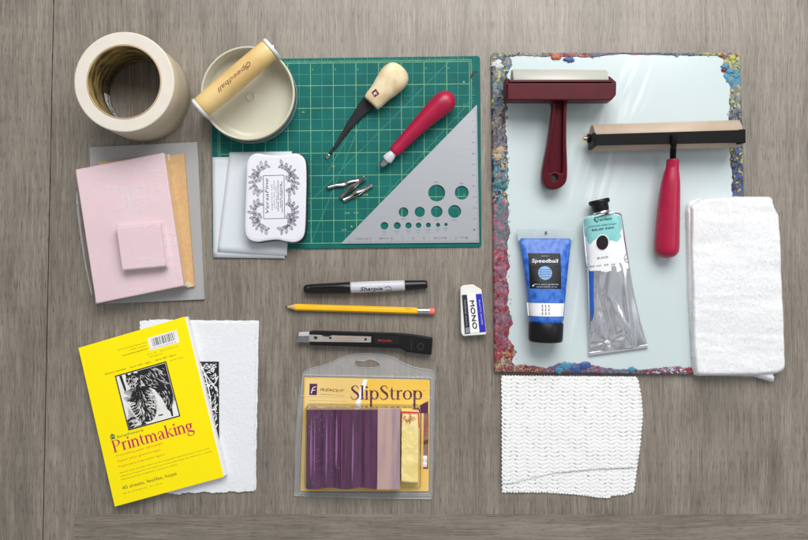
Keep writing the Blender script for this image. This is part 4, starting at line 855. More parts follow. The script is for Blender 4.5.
def towel_layer(outline, z0, z1, r, seed, amp, tufts, tl=1.3):
    poly = roundpoly(outline, 2.5, 4); poly = [(p[0]+.5*nz(p[0], p[1], seed, .25), p[1]+.5*nz(p[0], p[1], seed+3, .25)) for p in poly]
    dp = lambda x, y: amp*(fbm(x*.3+y*.1, y, seed, .034, 3)-.5*abs(fbm(x*.5-y*.25, y*.8+x*.2, seed+5, .02, 2)))+.22*fbm(x, y, seed, .3, 3)
    vs, fs = cushion(poly, z0, z1, r, 70, 1.8, dp); mb = MB(); mb.add(vs, fs, 0, True)
    V = np.array(vs); F = np.array([f[:3] for f in fs if len(f) >= 3]); 
    e1 = V[F[:, 1]]-V[F[:, 0]]; e2 = V[F[:, 2]]-V[F[:, 0]]; nrm = np.cross(e1, e2); ar = np.linalg.norm(nrm, axis=1)+1e-9; nrm /= ar[:, None]
    nrm[nrm[:, 2] < 0] *= -1; pick = rng.choice(len(F), tufts, p=ar/ar.sum())
    a = rng.random(tufts); b = rng.random(tufts); sw = a+b > 1; a[sw] = 1-a[sw]; b[sw] = 1-b[sw]
    P = V[F[pick, 0]]+e1[pick]*a[:, None]+e2[pick]*b[:, None]; Nn = nrm[pick]+rng.normal(0, .65, (tufts, 3)); Nn /= np.linalg.norm(Nn, axis=1)[:, None]
    S = np.cross(Nn, rng.normal(0, 1, (tufts, 3))); S /= np.linalg.norm(S, axis=1)[:, None]; l = rng.uniform(.6, 1.2, tufts)[:, None]*tl; wd = .14
    M_ = P+Nn*l*.7; E_ = P+Nn*l+S*.0+np.cross(S, Nn)*l*.5
    vs2 = np.empty((tufts, 5, 3)); vs2[:, 0] = P-S*wd; vs2[:, 1] = P+S*wd; vs2[:, 2] = M_+S*wd*1.1; vs2[:, 3] = M_-S*wd*1.1; vs2[:, 4] = E_
    o = len(mb.v); mb.v += [tuple(q) for q in vs2.reshape(-1, 3).tolist()]
    for i in range(tufts):
        k = o+5*i; mb.f += [(k, k+1, k+2, k+3), (k+3, k+2, k+4)]; mb.m += [1, 1]; mb.sm += [False, False]
    return mb
under = [(687.0, 207.5), (689.8, 200.5), (700, 197.8), (715, 197), (740, 300), (776.6, 380.5), (775.8, 383.2), (757, 377.4), (700, 375.8), (694.2, 373), (689.8, 300)]
towel_layer(under, .3, 12, 5, 11, .5, 16000).build('under_fold', [terry, pile], T)
over = [(691.5, 205.0), (700, 199.2), (712, 196.6), (740, 195.4), (773.6, 195.8), (775.4, 203), (780.6, 214), (782.0, 240), (783.8, 290), (785.4, 330), (786.6, 366), (786.2, 371.6), (778, 374.6), (760, 376.4), (730, 376.8), (703, 377), (697, 376.4), (695.2, 360), (692.8, 300), (691.6, 250)]
towel_layer(over, 3, 17, 4.5, 21, 1.8, 110000, .58).build('top_fold', [terry, pile], T)

# ---------------------------------------------------------------- knitted cloth
T = thing('knitted_dishcloth', 'folded white open-knit cotton cloth with a chevron texture', 'cloth', 571, 434)
cot = pm('white_cotton', (234, 235, 235), .9, var=.05, scale=500, spec=.1, bump=.2, bscale=1500)
def knit(Lf, Rf, Tf, Bf, zb, seed, step=.42, thr=.24, edge=3.0, period=11.6, row=4.0):
    """Lf/Rf: (y)->x px ; Tf/Bf: (x)->y px"""
    x0, x1, y0, y1 = 498, 646, 372, 500
    nu = int(150/step); nv = int(126/step); mb = MB(); vs = []; pat = []
    for j in range(nv+1):
        for i in range(nu+1):
            u, v = i/nu, j/nv; px = 500+143*u; t_, b_ = Tf(px), Bf(px); py = t_+(b_-t_)*v; l_, r_ = Lf(py), Rf(py); px = l_+(r_-l_)*u
            xw = px+1.6*nz(px, py, seed+2, .02)+.4*math.sin(py*.35+seed); tri = abs(((xw/period+.08*seed) % 1)-.5)*4-1
            ph = (py-tri*1.25+.9*nz(px, py, seed, .03))/row
            st = abs(math.sin(math.pi*ph)); cs = .5+.5*math.cos(2*math.pi*(xw/(period/6))+math.pi*math.floor(ph))
            gap = (1-st**.7)*(.30+.75*max(0, 1-abs(tri)*1.1))*(.5+.6*cs)*(1+.7*nz(px, py, seed, .10)+.5*nz(px, py, seed, .5)); val = 1-gap+.08*nz(px, py, seed+5, .8)+.25*max(0, .5-st)*0
            fine = .18*math.sin(2*math.pi*(xw+py*.6)/1.3)
            d = min(u*143, (1-u)*143, v*110, (1-v)*110)
            z = zb+.95*val+fine*.9+.8*fbm(px, py, seed, .03, 2)-1.0*max(0, 1-d/edge)**2*(zb > 4)
            jx = (.45*math.sin(py*2*math.pi/row)+random.uniform(-.3, .3)) if (u < .01 or u > .99) else 0
            jy = (.45*math.sin(px*2*math.pi/(period/4))+random.uniform(-.3, .3)) if (v < .01 or v > .99) else 0
            x, y = W(px+jx, py+jy, zb); vs.append((x, y, z)); pat.append(val)
    o = len(mb.v); mb.add(vs, []); n = nu+1
    for j in range(nv):
        for i in range(nu):
            a = j*n+i
            if (pat[a]+pat[a+n+1])*.5 < thr and 2 < i < nu-2 and 2 < j < nv-2: continue
            mb.f.append((a, a+n, a+n+1, a+1)); mb.m.append(0); mb.sm.append(True)
    return mb
ip = np.interp
knit(lambda y: ip(y, [374, 492], [501.9, 501.9]), lambda y: ip(y, [376, 395, 414, 440, 470, 490, 498], [637, 641, 642.6, 640.5, 636.6, 633.8, 632]),
     lambda x: 377.5, lambda x: ip(x, [500, 545, 580, 605, 617, 620, 634, 640], [492.0, 492.2, 494.2, 497.2, 497.8, 495.4, 494.6, 492]), 1.0, 1, thr=.36).build('under_layer', cot, T)
knit(lambda y: ip(y, [374, 400, 486], [501.2, 501.6, 501.9]), lambda y: ip(y, [376, 388, 400, 414, 430, 450, 472], [635.6, 637.6, 639.6, 640.4, 639.2, 637, 634.6]),
     lambda x: ip(x, [500, 570, 640], [375.4, 375.9, 376.4]), lambda x: ip(x, [500, 515, 535, 555, 578, 600, 640], [483.6, 482.3, 477.0, 473.0, 470.4, 468.8, 467.2]), 2.9, 3, thr=.38).build('top_layer', cot, T)

# ---------------------------------------------------------------- eraser
T = thing('eraser', 'white block eraser with worn corner in a blue, white and black paper sleeve', 'eraser', 473, 311)
rub = pm('white_vinyl', (226, 224, 220), .6, var=.06, scale=80)
MB().prism(roundpoly([(460.3, 287.6), (463, 285.4), (473.4, 284.4), (477.4, 287.2), (481.6, 289.4), (486.6, 333.0), (485.6, 334.6), (463.2, 336.2), (461.2, 333)], [1.5, 1.5, 1.5, 1, 1.5, 1.5, 1, 1.2, 1.2], 4), .1, 10.5, 1.0).build('rubber', rub, T)
sl = [(461.4, 295.0), (482.0, 293.6), (486.4, 331.6), (464.4, 334.0)]
ss = MB().prism(sl, .05, 11.0, .5).build('sleeve', pm('sleeve_white', (232, 232, 234), .5, var=.02), T)
def Q(u, v, q=sl): return lerp(lerp(q[0], q[1], u), lerp(q[3], q[2], u), v)
mb = MB(); z = 11.07
mb.flat([Q(.02, 0), Q(.27, 0), Q(.27, 1), Q(.02, 1)], z, 0); mb.flat([Q(.69, .0), Q(.985, .0), Q(.985, 1), Q(.69, 1)], z, 1)
mb.flat([Q(.06, .84), Q(.25, .84), Q(.25, .98), Q(.06, .98)], z+.05, 4)
[mb.text('MONO', Q(.38+k*.014, .16+k*.004), Q(.41+k*.014, .90+k*.004), z+.012*(k+2), 2, hmm=4.6) for k in (-1, 0, 1)]
mb.text('PLASTIC ERASER', Q(.80, .16), Q(.82, .82), z+.06, 3, hmm=1.7); mb.text('Tombow', Q(.12, .12), Q(.12, .5), z+.06, 3, hmm=1.5); mb.text('dust-free', Q(.12, .54), Q(.12, .8), z+.06, 3, hmm=1.3)
mb.build('sleeve_print', [pm('stripe_black', (34, 36, 44), .45), pm('stripe_ultramarine', (40, 36, 176), .4), ink_black, pm('sleeve_pale', (190, 196, 220), .5), pm('sleeve_grey', (128, 136, 146), .5)], ss)

# ---------------------------------------------------------------- marker
T = thing('permanent_marker', 'capped permanent marker with black ends and a pale grey barrel', 'marker', 365, 287)
mk = pm('marker_black', (14, 14, 17), .3, spec=.4, var=.1)
G = Loft([(303.6, 289.3, 6.6, 1.6, 1.6, 2), (304.2, 289.2, 6.6, 3.4, 3.4, 2), (306.5, 289.1, 6.6, 4.9, 4.9, 2), (311, 289.0, 6.6, 5.3, 5.3, 2), (312, 289, 6.6, 5.6, 5.6, 2), (335, 288.2, 6.8, 6.2, 6.2, 2), (349.4, 287.6, 6.8, 6.5, 6.5, 2), (349.9, 287.6, 6.8, 6.1, 6.1, 2)], 5)
mb = MB(); G.put(mb, 36); cp = mb.build('cap', mk, T)
mb = MB(); mb.tube([W3(309.5, 287.6, 12), W3(330, 286.4, 13.4), W3(345, 286.3, 13.2)], [.7, 1.0, .5], 10); mb.build('pocket_clip', mk, cp)
G = Loft([(349.9, 287.6, 6.8, 6.1, 6.1, 2), (375, 286.6, 6.8, 6.2, 6.2, 2), (404.8, 285.4, 6.6, 5.7, 5.7, 2)], 6)
mb = MB(); G.put(mb, 36); br = mb.build('barrel', pm('marker_grey', (190, 193, 200), .4, var=.02), T)
mb = MB(); mb.text('Sharpie', (360.0, 290.8), (382.8, 290.2), 11, shear=.3, hmm=4.2, bold=.008, zf=G.z, off=.3)
if 0: mb.stroke(catmull([(363.6, 286.8, .4), (360.6, 286.8, .9), (361.6, 289.0, .8), (363.6, 290.0, .8), (360.4, 291.6, .4)], 4), 1, 11, zf=G.z, off=.4)
mb.text('FINE', (386, 291), (392, 290.7), 11, hmm=1.4, zf=G.z, off=.3); mb.stroke([(384.5, 287.3), (389, 286.2), (391.6, 288.4)], .5, 11, zf=G.z, off=.4); mb.build('lettering', ink_black, br)
G = Loft([(404.8, 285.4, 6.4, 5.4, 5.4, 2), (405.3, 285.4, 6.4, 5.8, 5.8, 2), (414, 285, 6.2, 5.4, 5.4, 2), (423.5, 284.5, 6, 4.9, 4.9, 2), (425.6, 284.4, 6, 4.5, 4.5, 2), (427.2, 284.3, 6, 3.8, 3.8, 2), (427.5, 284.3, 6, 2, 2, 2)], 5)
mb = MB(); G.put(mb, 36); mb.build('end_plug', mk, T)
# ---------------------------------------------------------------- pencil
T = thing('yellow_pencil', 'sharpened yellow hexagonal pencil with a pink eraser, point to the left', 'pencil', 360, 309)
zp_ = 3.9; P = lambda x: np.array(W3(x, 306.9+(x-285)*.0305, zp_))
mb = MB()
def hexb(mb, xa, xb, ra, rb, n=6, mi=0, smooth=False): mb.tube([P(xa), P(xb)], [ra, rb], n, mi, smooth=smooth)
hexb(mb, 295.2, 417.8, 3.95, 3.95); mb.build('barrel', pm('pencil_yellow', (244, 186, 8), .3, coat=.5, var=.03), T, bev=.35)
mb = MB(); hexb(mb, 287.4, 295.3, .9, 3.7, 20, 0, True); mb.build('sharpened_wood', pm('cedar', (214, 172, 120), .6, var=.12, scale=300), T)
mb = MB(); hexb(mb, 284.6, 287.5, .15, .9, 12, 0, True); mb.build('lead', pm('graphite', (52, 50, 50), .4, .3), T)
mb = MB(); xs = [417.4, 418.2, 419.0, 419.8, 420.6, 422.5, 424.4, 425.2, 426, 426.8, 429.3]; rs = [4.1, 4.25, 3.95, 4.25, 4.0, 4.05, 4.0, 4.3, 3.95, 4.3, 4.0]
mb.tube([P(x) for x in xs], rs, 24); mb.build('ferrule', pm('ferrule_metal', (206, 202, 192), .25, 1), T)
mb = MB(); mb.tube([P(x) for x in (429.1, 433.6, 434.5, 434.9)], [3.8, 3.9, 3.4, 2.2], 24); mb.build('eraser_tip', pm('eraser_pink', (228, 118, 112), .7), T)
mb = MB(); mb.text('HB 2', (405, 309.4), (411.5, 309.6), 7.4, hmm=1.3); mb.build('lettering', pm('pencil_print', (120, 92, 20), .5), T)

# ---------------------------------------------------------------- snap-off knife
T = thing('utility_knife', 'black snap-off utility knife with a steel blade channel', 'knife', 364, 342)
kb = pm('knife_black', (14, 14, 17), .5, spec=.25, var=.15, scale=300)
MB().prism(roundpoly([(309.4, 331.7), (312, 330.9), (400, 333.4), (413, 334.6), (432.7, 337.9), (431.6, 355.0), (406.4, 352.0), (400.6, 348.3), (310, 345.1)], [1, 1, 2, 2, 1, 1.2, 1.5, 2, 1.5], 4), .2, 11, 1.5, res=3).build('body', kb, T)
MB().prism(roundpoly([(309.0, 334.6), (371.2, 336.6), (371.0, 342.4), (309, 341.6)], .3, 3), 10.8, 11.3, .15).build('blade_channel', pm('channel_steel', (205, 204, 202), .35, .7, col2=(196, 168, 148), scale=26, mixlo=.3, mixhi=.55), T)
MB().prism([(296.4, 340.2), (298.4, 336.4), (309.3, 336.2), (309.3, 342.6), (297, 342.0)], 8.4, 9.2, .15).build('blade', steel, T)
MB().prism(roundpoly([(299.0, 332.2), (309.3, 331.9), (309.3, 336.0), (298.4, 336.1)], .5), 7.0, 10.2, .4).build('metal_tip', pm('tip_chrome', (226, 226, 230), .3, .5), T)
mb = MB(); z = 11.38
for p in ((330.3, 337.9), (365.6, 339.3)): MB().flat(circ(*p, 1.35, 20), z).build('rivet_hole', ink_black, T)
mb.flat([(314, 335.8), (317.8, 337.0), (316.6, 339.6), (314, 338.8)], z+.02); mb.flat([(321, 334.9), (332, 335.3), (328.4, 336.8), (324, 336.4)], z+.02); mb.build('blade_slot', ink_black, T)
mb = MB(); mb.prism(roundpoly([(373.4, 335.6), (399.4, 336.6), (399.6, 345), (373.4, 344.2)], .8), 10.9, 11.6, .3)
sldr = mb.build('slider', pm('slider_black', (22, 22, 25), .5, spec=.25), T)
mb = MB(); mb.text('OLFA', (380.6, 341.4), (391.8, 341.7), 11.7, hmm=2.0, bold=.02); mb.flat([(378, 340.4), (379.2, 339), (380.2, 340.4), (379.2, 341.6)], 11.7); mb.build('lettering', pm('knife_red', (190, 24, 30), .5), sldr)
mb = MB()
for k in range(34): x = 318+k*2.35; mb.prism([(x, 331.4+(k*.065)), (x+.9, 331.4+(k*.065)), (x+.9, 333+(k*.065)), (x, 333+(k*.065))], 10.5, 11.25, .1)
mb.build('grip_ridges', kb, T)
mb = MB(); mb.prism([circ(420.6, 346.6, 3.4, 28), circ(420.6, 346.6, 2.6, 28)], 10.8, 11.35, .1); mb.stroke([(411, 338), (411.4, 350.5)], .5, 11.1); mb.build('tail_detail', pm('tail_grey', (46, 46, 50), .4), T)

# ---------------------------------------------------------------- blister pack
T = thing('slip_strop_pack', 'clear blister pack with yellow card holding purple block, wood strip and wrapped compound bar', 'blister pack', 365, 430)
cardm = pm('card_yellow', (226, 178, 66), .5, col2=(232, 204, 132), scale=12, mixlo=.4, mixhi=.62)
cd_ = [(304.2, 377.2), (429.8, 379.8), (428.6, 491.2), (300.4, 491.2)]
def Cq(u, v): return lerp(lerp(cd_[0], cd_[1], u), lerp(cd_[3], cd_[2], u), v)
card = MB().prism(roundpoly(cd_, 1.5), 1.2, 1.8, .1).build('backing_card', cardm, T)
mb = MB(); z = 1.88
mb.flat([Cq(0.01, .01), Cq(.44, .01), Cq(.40, .27), Cq(.01, .27)], z, 5); mb.flat([Cq(.46, .01), Cq(.99, .01), Cq(.99, .27), Cq(.42, .27)], z, 6)
mb.flat([Cq(.47, .01), Cq(.505, .01), Cq(.44, .27), Cq(.405, .27)], z+.03, 3)
mb.flat([Cq(.045, .055), Cq(.105, .055), Cq(.105, .155), Cq(.045, .155)], z+.05, 0); mb.stroke([Cq(.06, .14), Cq(.072, .09), Cq(.095, .08)], .8, z+.1, 3); mb.stroke([Cq(.062, .115), Cq(.092, .11)], .6, z+.12, 3)
mb.text('FLEXCUT', Cq(.125, .115), Cq(.325, .125), z+.05, 1, hmm=2.8, shear=.5, bold=.02); mb.text('CARVING TOOLS', Cq(.125, .15), Cq(.32, .16), z+.05, 1, hmm=1.1)
mb.text('Keeps your carving tools sharp', Cq(.05, .205), Cq(.34, .21), z+.05, 2, hmm=1.2); mb.text('Polishes and hones inside and outside edges', Cq(.05, .255), Cq(.34, .26), z+.05, 2, hmm=1.2)
serif(mb, 'SlipStrop', Cq(.37, .190), Cq(.945, .180), z+.1, 9.6, 0, .9); mb.text('TM', Cq(.945, .10), Cq(.965, .10), z+.05, 1, hmm=1)
mb.flat([Cq(.99, .19), Cq(.99, .30), Cq(.82, .30), Cq(.86, .265)], z+.05, 0); mb.flat([Cq(.955, .30), Cq(.995, .30), Cq(.995, .80), Cq(.955, .80)], z+.06, 4)
mb.flat([Cq(.955, .55), Cq(.995, .53), Cq(.995, .57), Cq(.955, .585)], z+.1, 1)
for k in range(5): mb.text('ES', Cq(.958, .36+k*.035), Cq(.99, .36+k*.035), z+.12, 7, hmm=2)
mb.flat([Cq(.953, .68), Cq(.985, .68), Cq(.985, .78), Cq(.953, .78)], z+.13, 3); mb.text('12', Cq(.956, .735), Cq(.983, .735), z+.18, 8, hmm=3); mb.text('oz', Cq(.956, .772), Cq(.983, .772), z+.18, 7, hmm=2)
mb.build('card_print', [pm('print_purple', (86, 30, 72), .5), pm('print_brown', (88, 62, 44), .5), pm('print_ochre', (186, 120, 50), .5), white_paper, pm('print_taupe', (150, 118, 112), .5, col2=(110, 80, 84), scale=60), pm('card_pale', (230, 202, 138), .5, col2=(228, 190, 104), scale=14), pm('card_gold', (232, 184, 56), .5, col2=(236, 198, 96), scale=14), pm('print_red', (200, 40, 44), .5), pm('print_blue', (40, 96, 170), .5)], card)
# purple moulded block with a wavy profile
mb = MB(); xa, xb = 306.4, 377.2; n = 160; prof = []
keys = [0, .03, .07, .12, .20, .26, .29, .33, .38, .43, .47, .50, .54, .60, .66, .71, .78, .85, .90, 1]; hs = [13.5, 18, 19.2, 17.6, 14.2, 17.6, 19.3, 17.2, 15.8, 19.3, 17, 18.4, 16.6, 16.4, 19.3, 17.0, 14.6, 18.9, 17.2, 16.6]
for i in range(n+1): t = i/n; prof.append((t, float(np.interp(t, keys, hs))+.25*math.sin(t*90)*(.4 < t < .75)))
vs = []; rows = 14
for j in range(rows+1):
    v = j/rows
    for t, h in prof:
        py = 409.6+(488.4+.9*math.sin(t*14)-409.6)*v; px = lerp((xa+.4,), (xb+.2,), t)[0]-.9*v; x, y = W(px, py, h)
        vs.append((x, y, h+.25*fbm(x, y, 3, .1, 3)))
m1 = len(prof); fs = [(j*m1+i, (j+1)*m1+i, (j+1)*m1+i+1, j*m1+i+1) for j in range(rows) for i in range(m1-1)]
mb.add(vs, fs, 0, True)
for row_ in (0, rows):
    b_ = [(x, y, 2.2) for x, y, _ in vs[row_*m1:(row_+1)*m1]]; tp = vs[row_*m1:(row_+1)*m1]
    mb.add(tp+b_, [(i, i+1, m1+i+1, m1+i) for i in range(m1-1)])
for col_ in (0, m1-1):
    tp = [vs[j*m1+col_] for j in range(rows+1)]; b_ = [(x, y, 2.2) for x, y, _ in tp]; k = rows+1
    mb.add(tp+b_, [(i, i+1, k+i+1, k+i) for i in range(rows)])
mb.build('purple_honing_block', pm('purple_plastic', (88, 30, 78), .22, coat=.5, col2=(64, 22, 58), scale=60, stretch=(3, .4, 1), bump=.2, bscale=300), T)
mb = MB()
for k in range(120):
    x = abs(random.gauss(0, 14))+308; y = random.uniform(412, 486); 
    if x > 340: continue
    t = (x-xa)/(xb-xa); h = float(np.interp(t, keys, hs))+.35; l = random.uniform(.4, 2.2); a = random.uniform(0, 3)
    mb.stroke([(x, y), (x+l*.4*math.cos(a), y+l*.5), (x+l*.5, y+l)], random.uniform(.15, .5), h+.001*k)
for t, ww, mi in ((.07, 1.7, 0), (.29, 1.4, 0), (.43, 1.2, 0), (.50, .5, 1), (.66, 1.3, 0), (.85, .5, 1), (.57, .35, 1), (.12, .6, 0), (.345, .4, 1)):  # ridge highlights painted as lighter strips along the block
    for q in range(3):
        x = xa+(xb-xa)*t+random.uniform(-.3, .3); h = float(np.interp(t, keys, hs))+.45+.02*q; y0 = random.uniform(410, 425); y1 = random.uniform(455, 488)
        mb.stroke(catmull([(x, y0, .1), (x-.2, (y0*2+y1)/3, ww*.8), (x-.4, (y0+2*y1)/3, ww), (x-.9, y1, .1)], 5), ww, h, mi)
mb.build('scuffs_and_highlights', [pm('pale_scuff_highlight', (132, 92, 136), .5), pm('rose_ridge_highlight', (128, 44, 104), .5)], T)
MB().prism([(377.6, 408.2), (400.2, 408.6), (399.8, 490.0), (377.0, 490.0)], 2.2, 17, .5).build('wood_strip', pm('maple_strip', (184, 152, 146), .55, col2=(152, 128, 140), scale=30, stretch=(4, .35, 1), mixlo=.38, mixhi=.6), T)
yb = MB(); yo = [(401.0, 410.5), (419.4, 412.0), (418.4, 485.5), (400.6, 484.2)]
vs, fs = cushion([(p[0]+.25*random.uniform(-1, 1), p[1]) for k in range(4) for p in [lerp(yo[k], yo[(k+1) % 4], i/24) for i in range(24)]], 2.4, 16, 3, 26, 1.2, lambda x, y: .7*fbm(x, y, 8, .12, 4))
yb.add(vs, fs, 0, True); yb.build('compound_bar', pm('wrapped_bar_yellow', (240, 222, 156), .3, col2=(232, 208, 124), scale=60, coat=.4, bump=.5, bscale=160), T)
mb = MB(); z = 17.2
mb.stroke([(401.6, 412), (418.5, 412.6)], 1.6, z, 0); mb.stroke([(418.6, 412.6), (419.2, 428)], 1.0, z+.02, 0); mb.stroke([(402, 412), (401.6, 424)], .8, z+.03, 0)
for k in range(40): x = random.gauss(409, 2.6); y = random.gauss(418.5, 2.2); mb.flat(circ(x, y, random.uniform(.3, .8), 7), z+.05+.002*k, 1)
mb.build('bar_wrapper_print', [pm('wrap_red', (206, 34, 36), .4), pm('wrap_rust', (176, 92, 76), .5)], T)
# clear shell: flange + raised bubble + hang tab
clear = film('clear_blister', gloss=.12, milk=.02, rough=.10, bump=1.0, bscale=50, refl=.6)
edge_m = film('clear_edge', gloss=.22, milk=.16, rough=.15, bump=.3, bscale=90)
fo = catmull([(296.2, 430), (300.6, 392), (302.4, 377), (304.5, 371.4), (312, 368), (326, 364.4), (340, 358), (352, 354.6), (366, 353.4), (382, 354.4), (395, 358), (404, 363.4), (418, 368), (430, 370), (434.6, 374), (434.4, 386), (433.4, 430), (432.2, 478), (431.6, 497.2), (424, 498.6), (360, 497.6), (300, 495.6), (294.6, 494), (295.0, 486)], 5, True)
hg = catmull([(354.6, 363), (356.6, 360.4), (364, 361.2), (370, 359.2), (376.6, 361.4), (380, 364.4), (376, 367), (366, 367.6), (357.4, 367)], 4, True)
mb = MB(); mb.prism([fo, hg], .3, 1.0, .1); mb.build('flange', film('clear_flange', gloss=.12, milk=.15, rough=.12, bump=.5, bscale=40), T)
def rimtube(mb, pts, r, z):
    P3 = [W3(p[0], p[1], z) for p in pts]; mb.tube(P3+[P3[0]], r, 8, cap=False)
mb = MB(); rimtube(mb, fo, .55, 1.2); rimtube(mb, hg, .35, 1.1)
rimtube(mb, roundpoly([(302.4, 374.8), (431.6, 377.6), (430.6, 493.4), (298.4, 492.6)], 2), .6, 2.0)
rimtube(mb, roundpoly([(298.2, 401), (299, 396), (432.6, 398), (431.6, 495.2), (296.4, 493.6)], 1.2), .45, 1.9)
mb.build('moulded_rim', edge_m, T)
bo = roundpoly([(304.8, 405.8), (422.0, 407.2), (421.2, 491.0), (303.0, 490.6)], 4, 6)
vs, fs = cushion(bo, 2.0, 20.6, 2.6, 30, 2.0, lambda x, y: .35*fbm(x, y, 5, .05, 3)); mb = MB(); mb.add(vs, fs, 0, True); mb.build('bubble', clear, T)

# ---------------------------------------------------------------- deckle-edged paper and yellow pad
def deckle(corners, seed, amp=.6, step=1.1):
    out = []
    for k in range(4):
        a, b = corners[k], corners[(k+1) % 4]; L = math.dist(a, b); n = int(L/step); nx, ny = (b[1]-a[1])/L, -(b[0]-a[0])/L
        for i in range(n):
            t = i/n; p = lerp(a, b, t); o_ = amp*(1.0*fbm(i*.12, k*9, seed, 1, 2)+.8*random.uniform(-.4, .4)+1.4*max(0, fbm(i*.05, k*5, seed+4, 1, 2)))
            out.append((p[0]+nx*o_, p[1]+ny*o_))
    return out
def paper_sheet(name, lab, corners, z, seed, amp):
    T = thing(name, lab, 'paper', 200, 405, z)
    o = deckle(corners, seed, amp); dp = lambda x, y: .25*fbm(x, y, seed, .03, 2)+.12*fbm(x, y, seed, .25, 3)
    vs, fs = cushion(o, z, z+.9, .8, 60, 1.0, dp); mb = MB(); mb.add(vs, fs, 0, True)
    mb.build('sheet', pm(name+'_fibre', (224, 226, 231), .9, var=.025, scale=200, bump=.45, bscale=420, spec=.15), T); return T
paper_sheet('plain_deckled_paper', 'lower sheet of white torn-edged cotton paper, its edge just showing', [(149, 319.6), (258.8, 320.8), (255.6, 490.6), (150, 491.5)], .1, 31, .55)
T = paper_sheet('deckled_paper', 'white torn-edged cotton paper printed with a black and white linocut, half under the yellow pad', [(139.6, 320.8), (255.8, 322.6), (253.8, 491.8), (137.8, 493.6)], 1.3, 17, 1.1)
mb = MB(); z = 2.75; blk_ = [(150, 361.4), (218.9, 361.6), (219.2, 444), (150, 444)]; mb.flat(blk_, z, 0)
def clipseg(p): return 151 < p[0] < 218 and 363 < p[1] < 443
zz = z+.03
big_arcs = [[(201, 367), (208, 378), (214, 384), (218, 376)], [(204, 388), (212, 384), (217.8, 392)], [(206, 400), (212, 410), (217.5, 404)], [(208, 420), (213, 430), (217.5, 424)], [(199, 362.5), (204, 372), (210, 396), (212, 420), (216, 442)]]
for a in big_arcs: mb.stroke(catmull(a, 6), 1.0, zz, 1); zz += .003
for k in range(330):
    x = random.uniform(196, 217); y = random.uniform(363.5, 442); a = 1.2*math.sin(x*.25)+1.9*math.cos(y*.11)+random.uniform(-.5, .5); l = random.uniform(1.2, 4.0)
    pts = [(x+l*t*math.cos(a+.6*t), y+l*t*math.sin(a+.6*t), .75*math.sin(math.pi*(.12+.76*t))) for t in (0, .33, .66, 1)]
    if all(clipseg(p) for p in pts): mb.stroke(pts, .5, zz, 1); zz += .0006
mb.build('linocut_print', [pm('relief_ink', (30, 30, 34), .5, var=.3, scale=400), white_paper], T)

T = thing('yellow_paper_pad', 'bright yellow printmaking paper pad lying tilted across the torn-edged paper', 'paper pad', 151, 411, 2)
yq = [(78.4, 347.9), (185.0, 316.5), (223.8, 476.8), (114.8, 506.5)]
def Yq(u, v): return lerp(lerp(yq[0], yq[1], u), lerp(yq[3], yq[2], u), v)
mb = MB(); mb.prism([Yq(.004, .002), Yq(1.018, .004), Yq(1.022, .994), Yq(.006, .998)], 2.9, 10.2, .1)
mb.build('page_block', pm('page_edges', (232, 232, 232), .8, var=.05, scale=500, stretch=(.1, .1, 12)), T)
cov = MB().prism(yq, 10.25, 10.75, .1).build('cover', pm('cover_yellow', (250, 230, 0), .4, spec=.3, var=.015, scale=30), T)
z = 10.85
def yt(mb, s_, u0, u1, v, h, mi=0, **k): mb.text(s_, Yq(u0, v), Yq(u1, v), k.pop('z', z), mi, hmm=h, **k)
# cover picture: generic black and white linocut of stones and striped reeds
iq = [(115.4, 376.2), (165.8, 361.8), (179.8, 415.8), (128.8, 429.9)]
def I(u, v): return lerp(lerp(iq[0], iq[1], u), lerp(iq[3], iq[2], u), v)
mb = MB(); mb.flat([I(-.01, -.01), I(1.01, -.01), I(1.01, 1.01), I(-.01, 1.01)], z, 0); mb.flat([I(.012, .012), I(.988, .012), I(.988, .988), I(.012, .988)], z+.03, 1)
zz = z+.06
def blk2(pts, smooth=True):
    global zz
    mb.flat([I(*p) for p in (catmull(pts, 4, True) if smooth else pts)], zz, 0); zz += .02
blk2([(.42, .02), (.98, .02), (.98, .70), (.93, .76), (.86, .90), (.80, .82), (.76, .62), (.66, .42), (.52, .34), (.44, .2)], False)
blk2([(.16, .5), (.26, .34), (.46, .3), (.6, .42), (.64, .62), (.58, .84), (.46, .95), (.3, .92), (.2, .8), (.14, .62)])
blk2([(.015, .82), (.14, .78), (.3, .9), (.36, .985), (.015, .985)], False)
blk2([(.2, .06), (.44, .06), (.5, .24), (.36, .3), (.2, .22)])
for x0 in (.07, .19, .3): blk2([(x0, .015), (x0+.05, .015), (x0+.07, .28), (x0+.035, .34)], False)
blk2([(.84, .8), (.9, .8), (.88, .97), (.85, .97)], False); blk2([(.6, .88), (.7, .885), (.7, .905), (.6, .905)], False)
def wst(x, y, a, l, w_, mi=1, cv=.5):
    global zz
    pts = []
    for t in (0, .33, .66, 1):
        u, v = x+l*t*math.cos(a+cv*t), y+l*t*math.sin(a+cv*t)
        if not (.02 < u < .98 and .02 < v < .98): return
        pts.append((*I(u, v), w_*math.sin(math.pi*(.12+.76*t))))
    mb.stroke(pts, 1, zz, mi); zz += .0004
for k in range(150): x, y = random.uniform(.16, .6), random.uniform(.36, .93); wst(x, y, 1.1+1.4*math.sin(x*9)+.5*random.random(), random.uniform(.04, .13), random.uniform(.3, .8))
for k in range(110): x, y = random.uniform(.52, .97), random.uniform(.04, .78); wst(x, y, .35*math.sin(y*11)+(.2 if y < .4 else 1.1), random.uniform(.03, .12), random.uniform(.25, .65))
for k in range(60): x, y = random.uniform(.2, .48), random.uniform(.08, .28); wst(x, y, random.uniform(0, 3), random.uniform(.03, .09), .5)
for k in range(40): x, y = random.uniform(.02, .3), random.uniform(.82, .98); wst(x, y, 2.2, random.uniform(.05, .12), .6)
for k in range(26): t = k/26; wst(.04+.3*t, .42+.06*math.sin(t*8)+.1*t, -.15, .18, .45, 0)
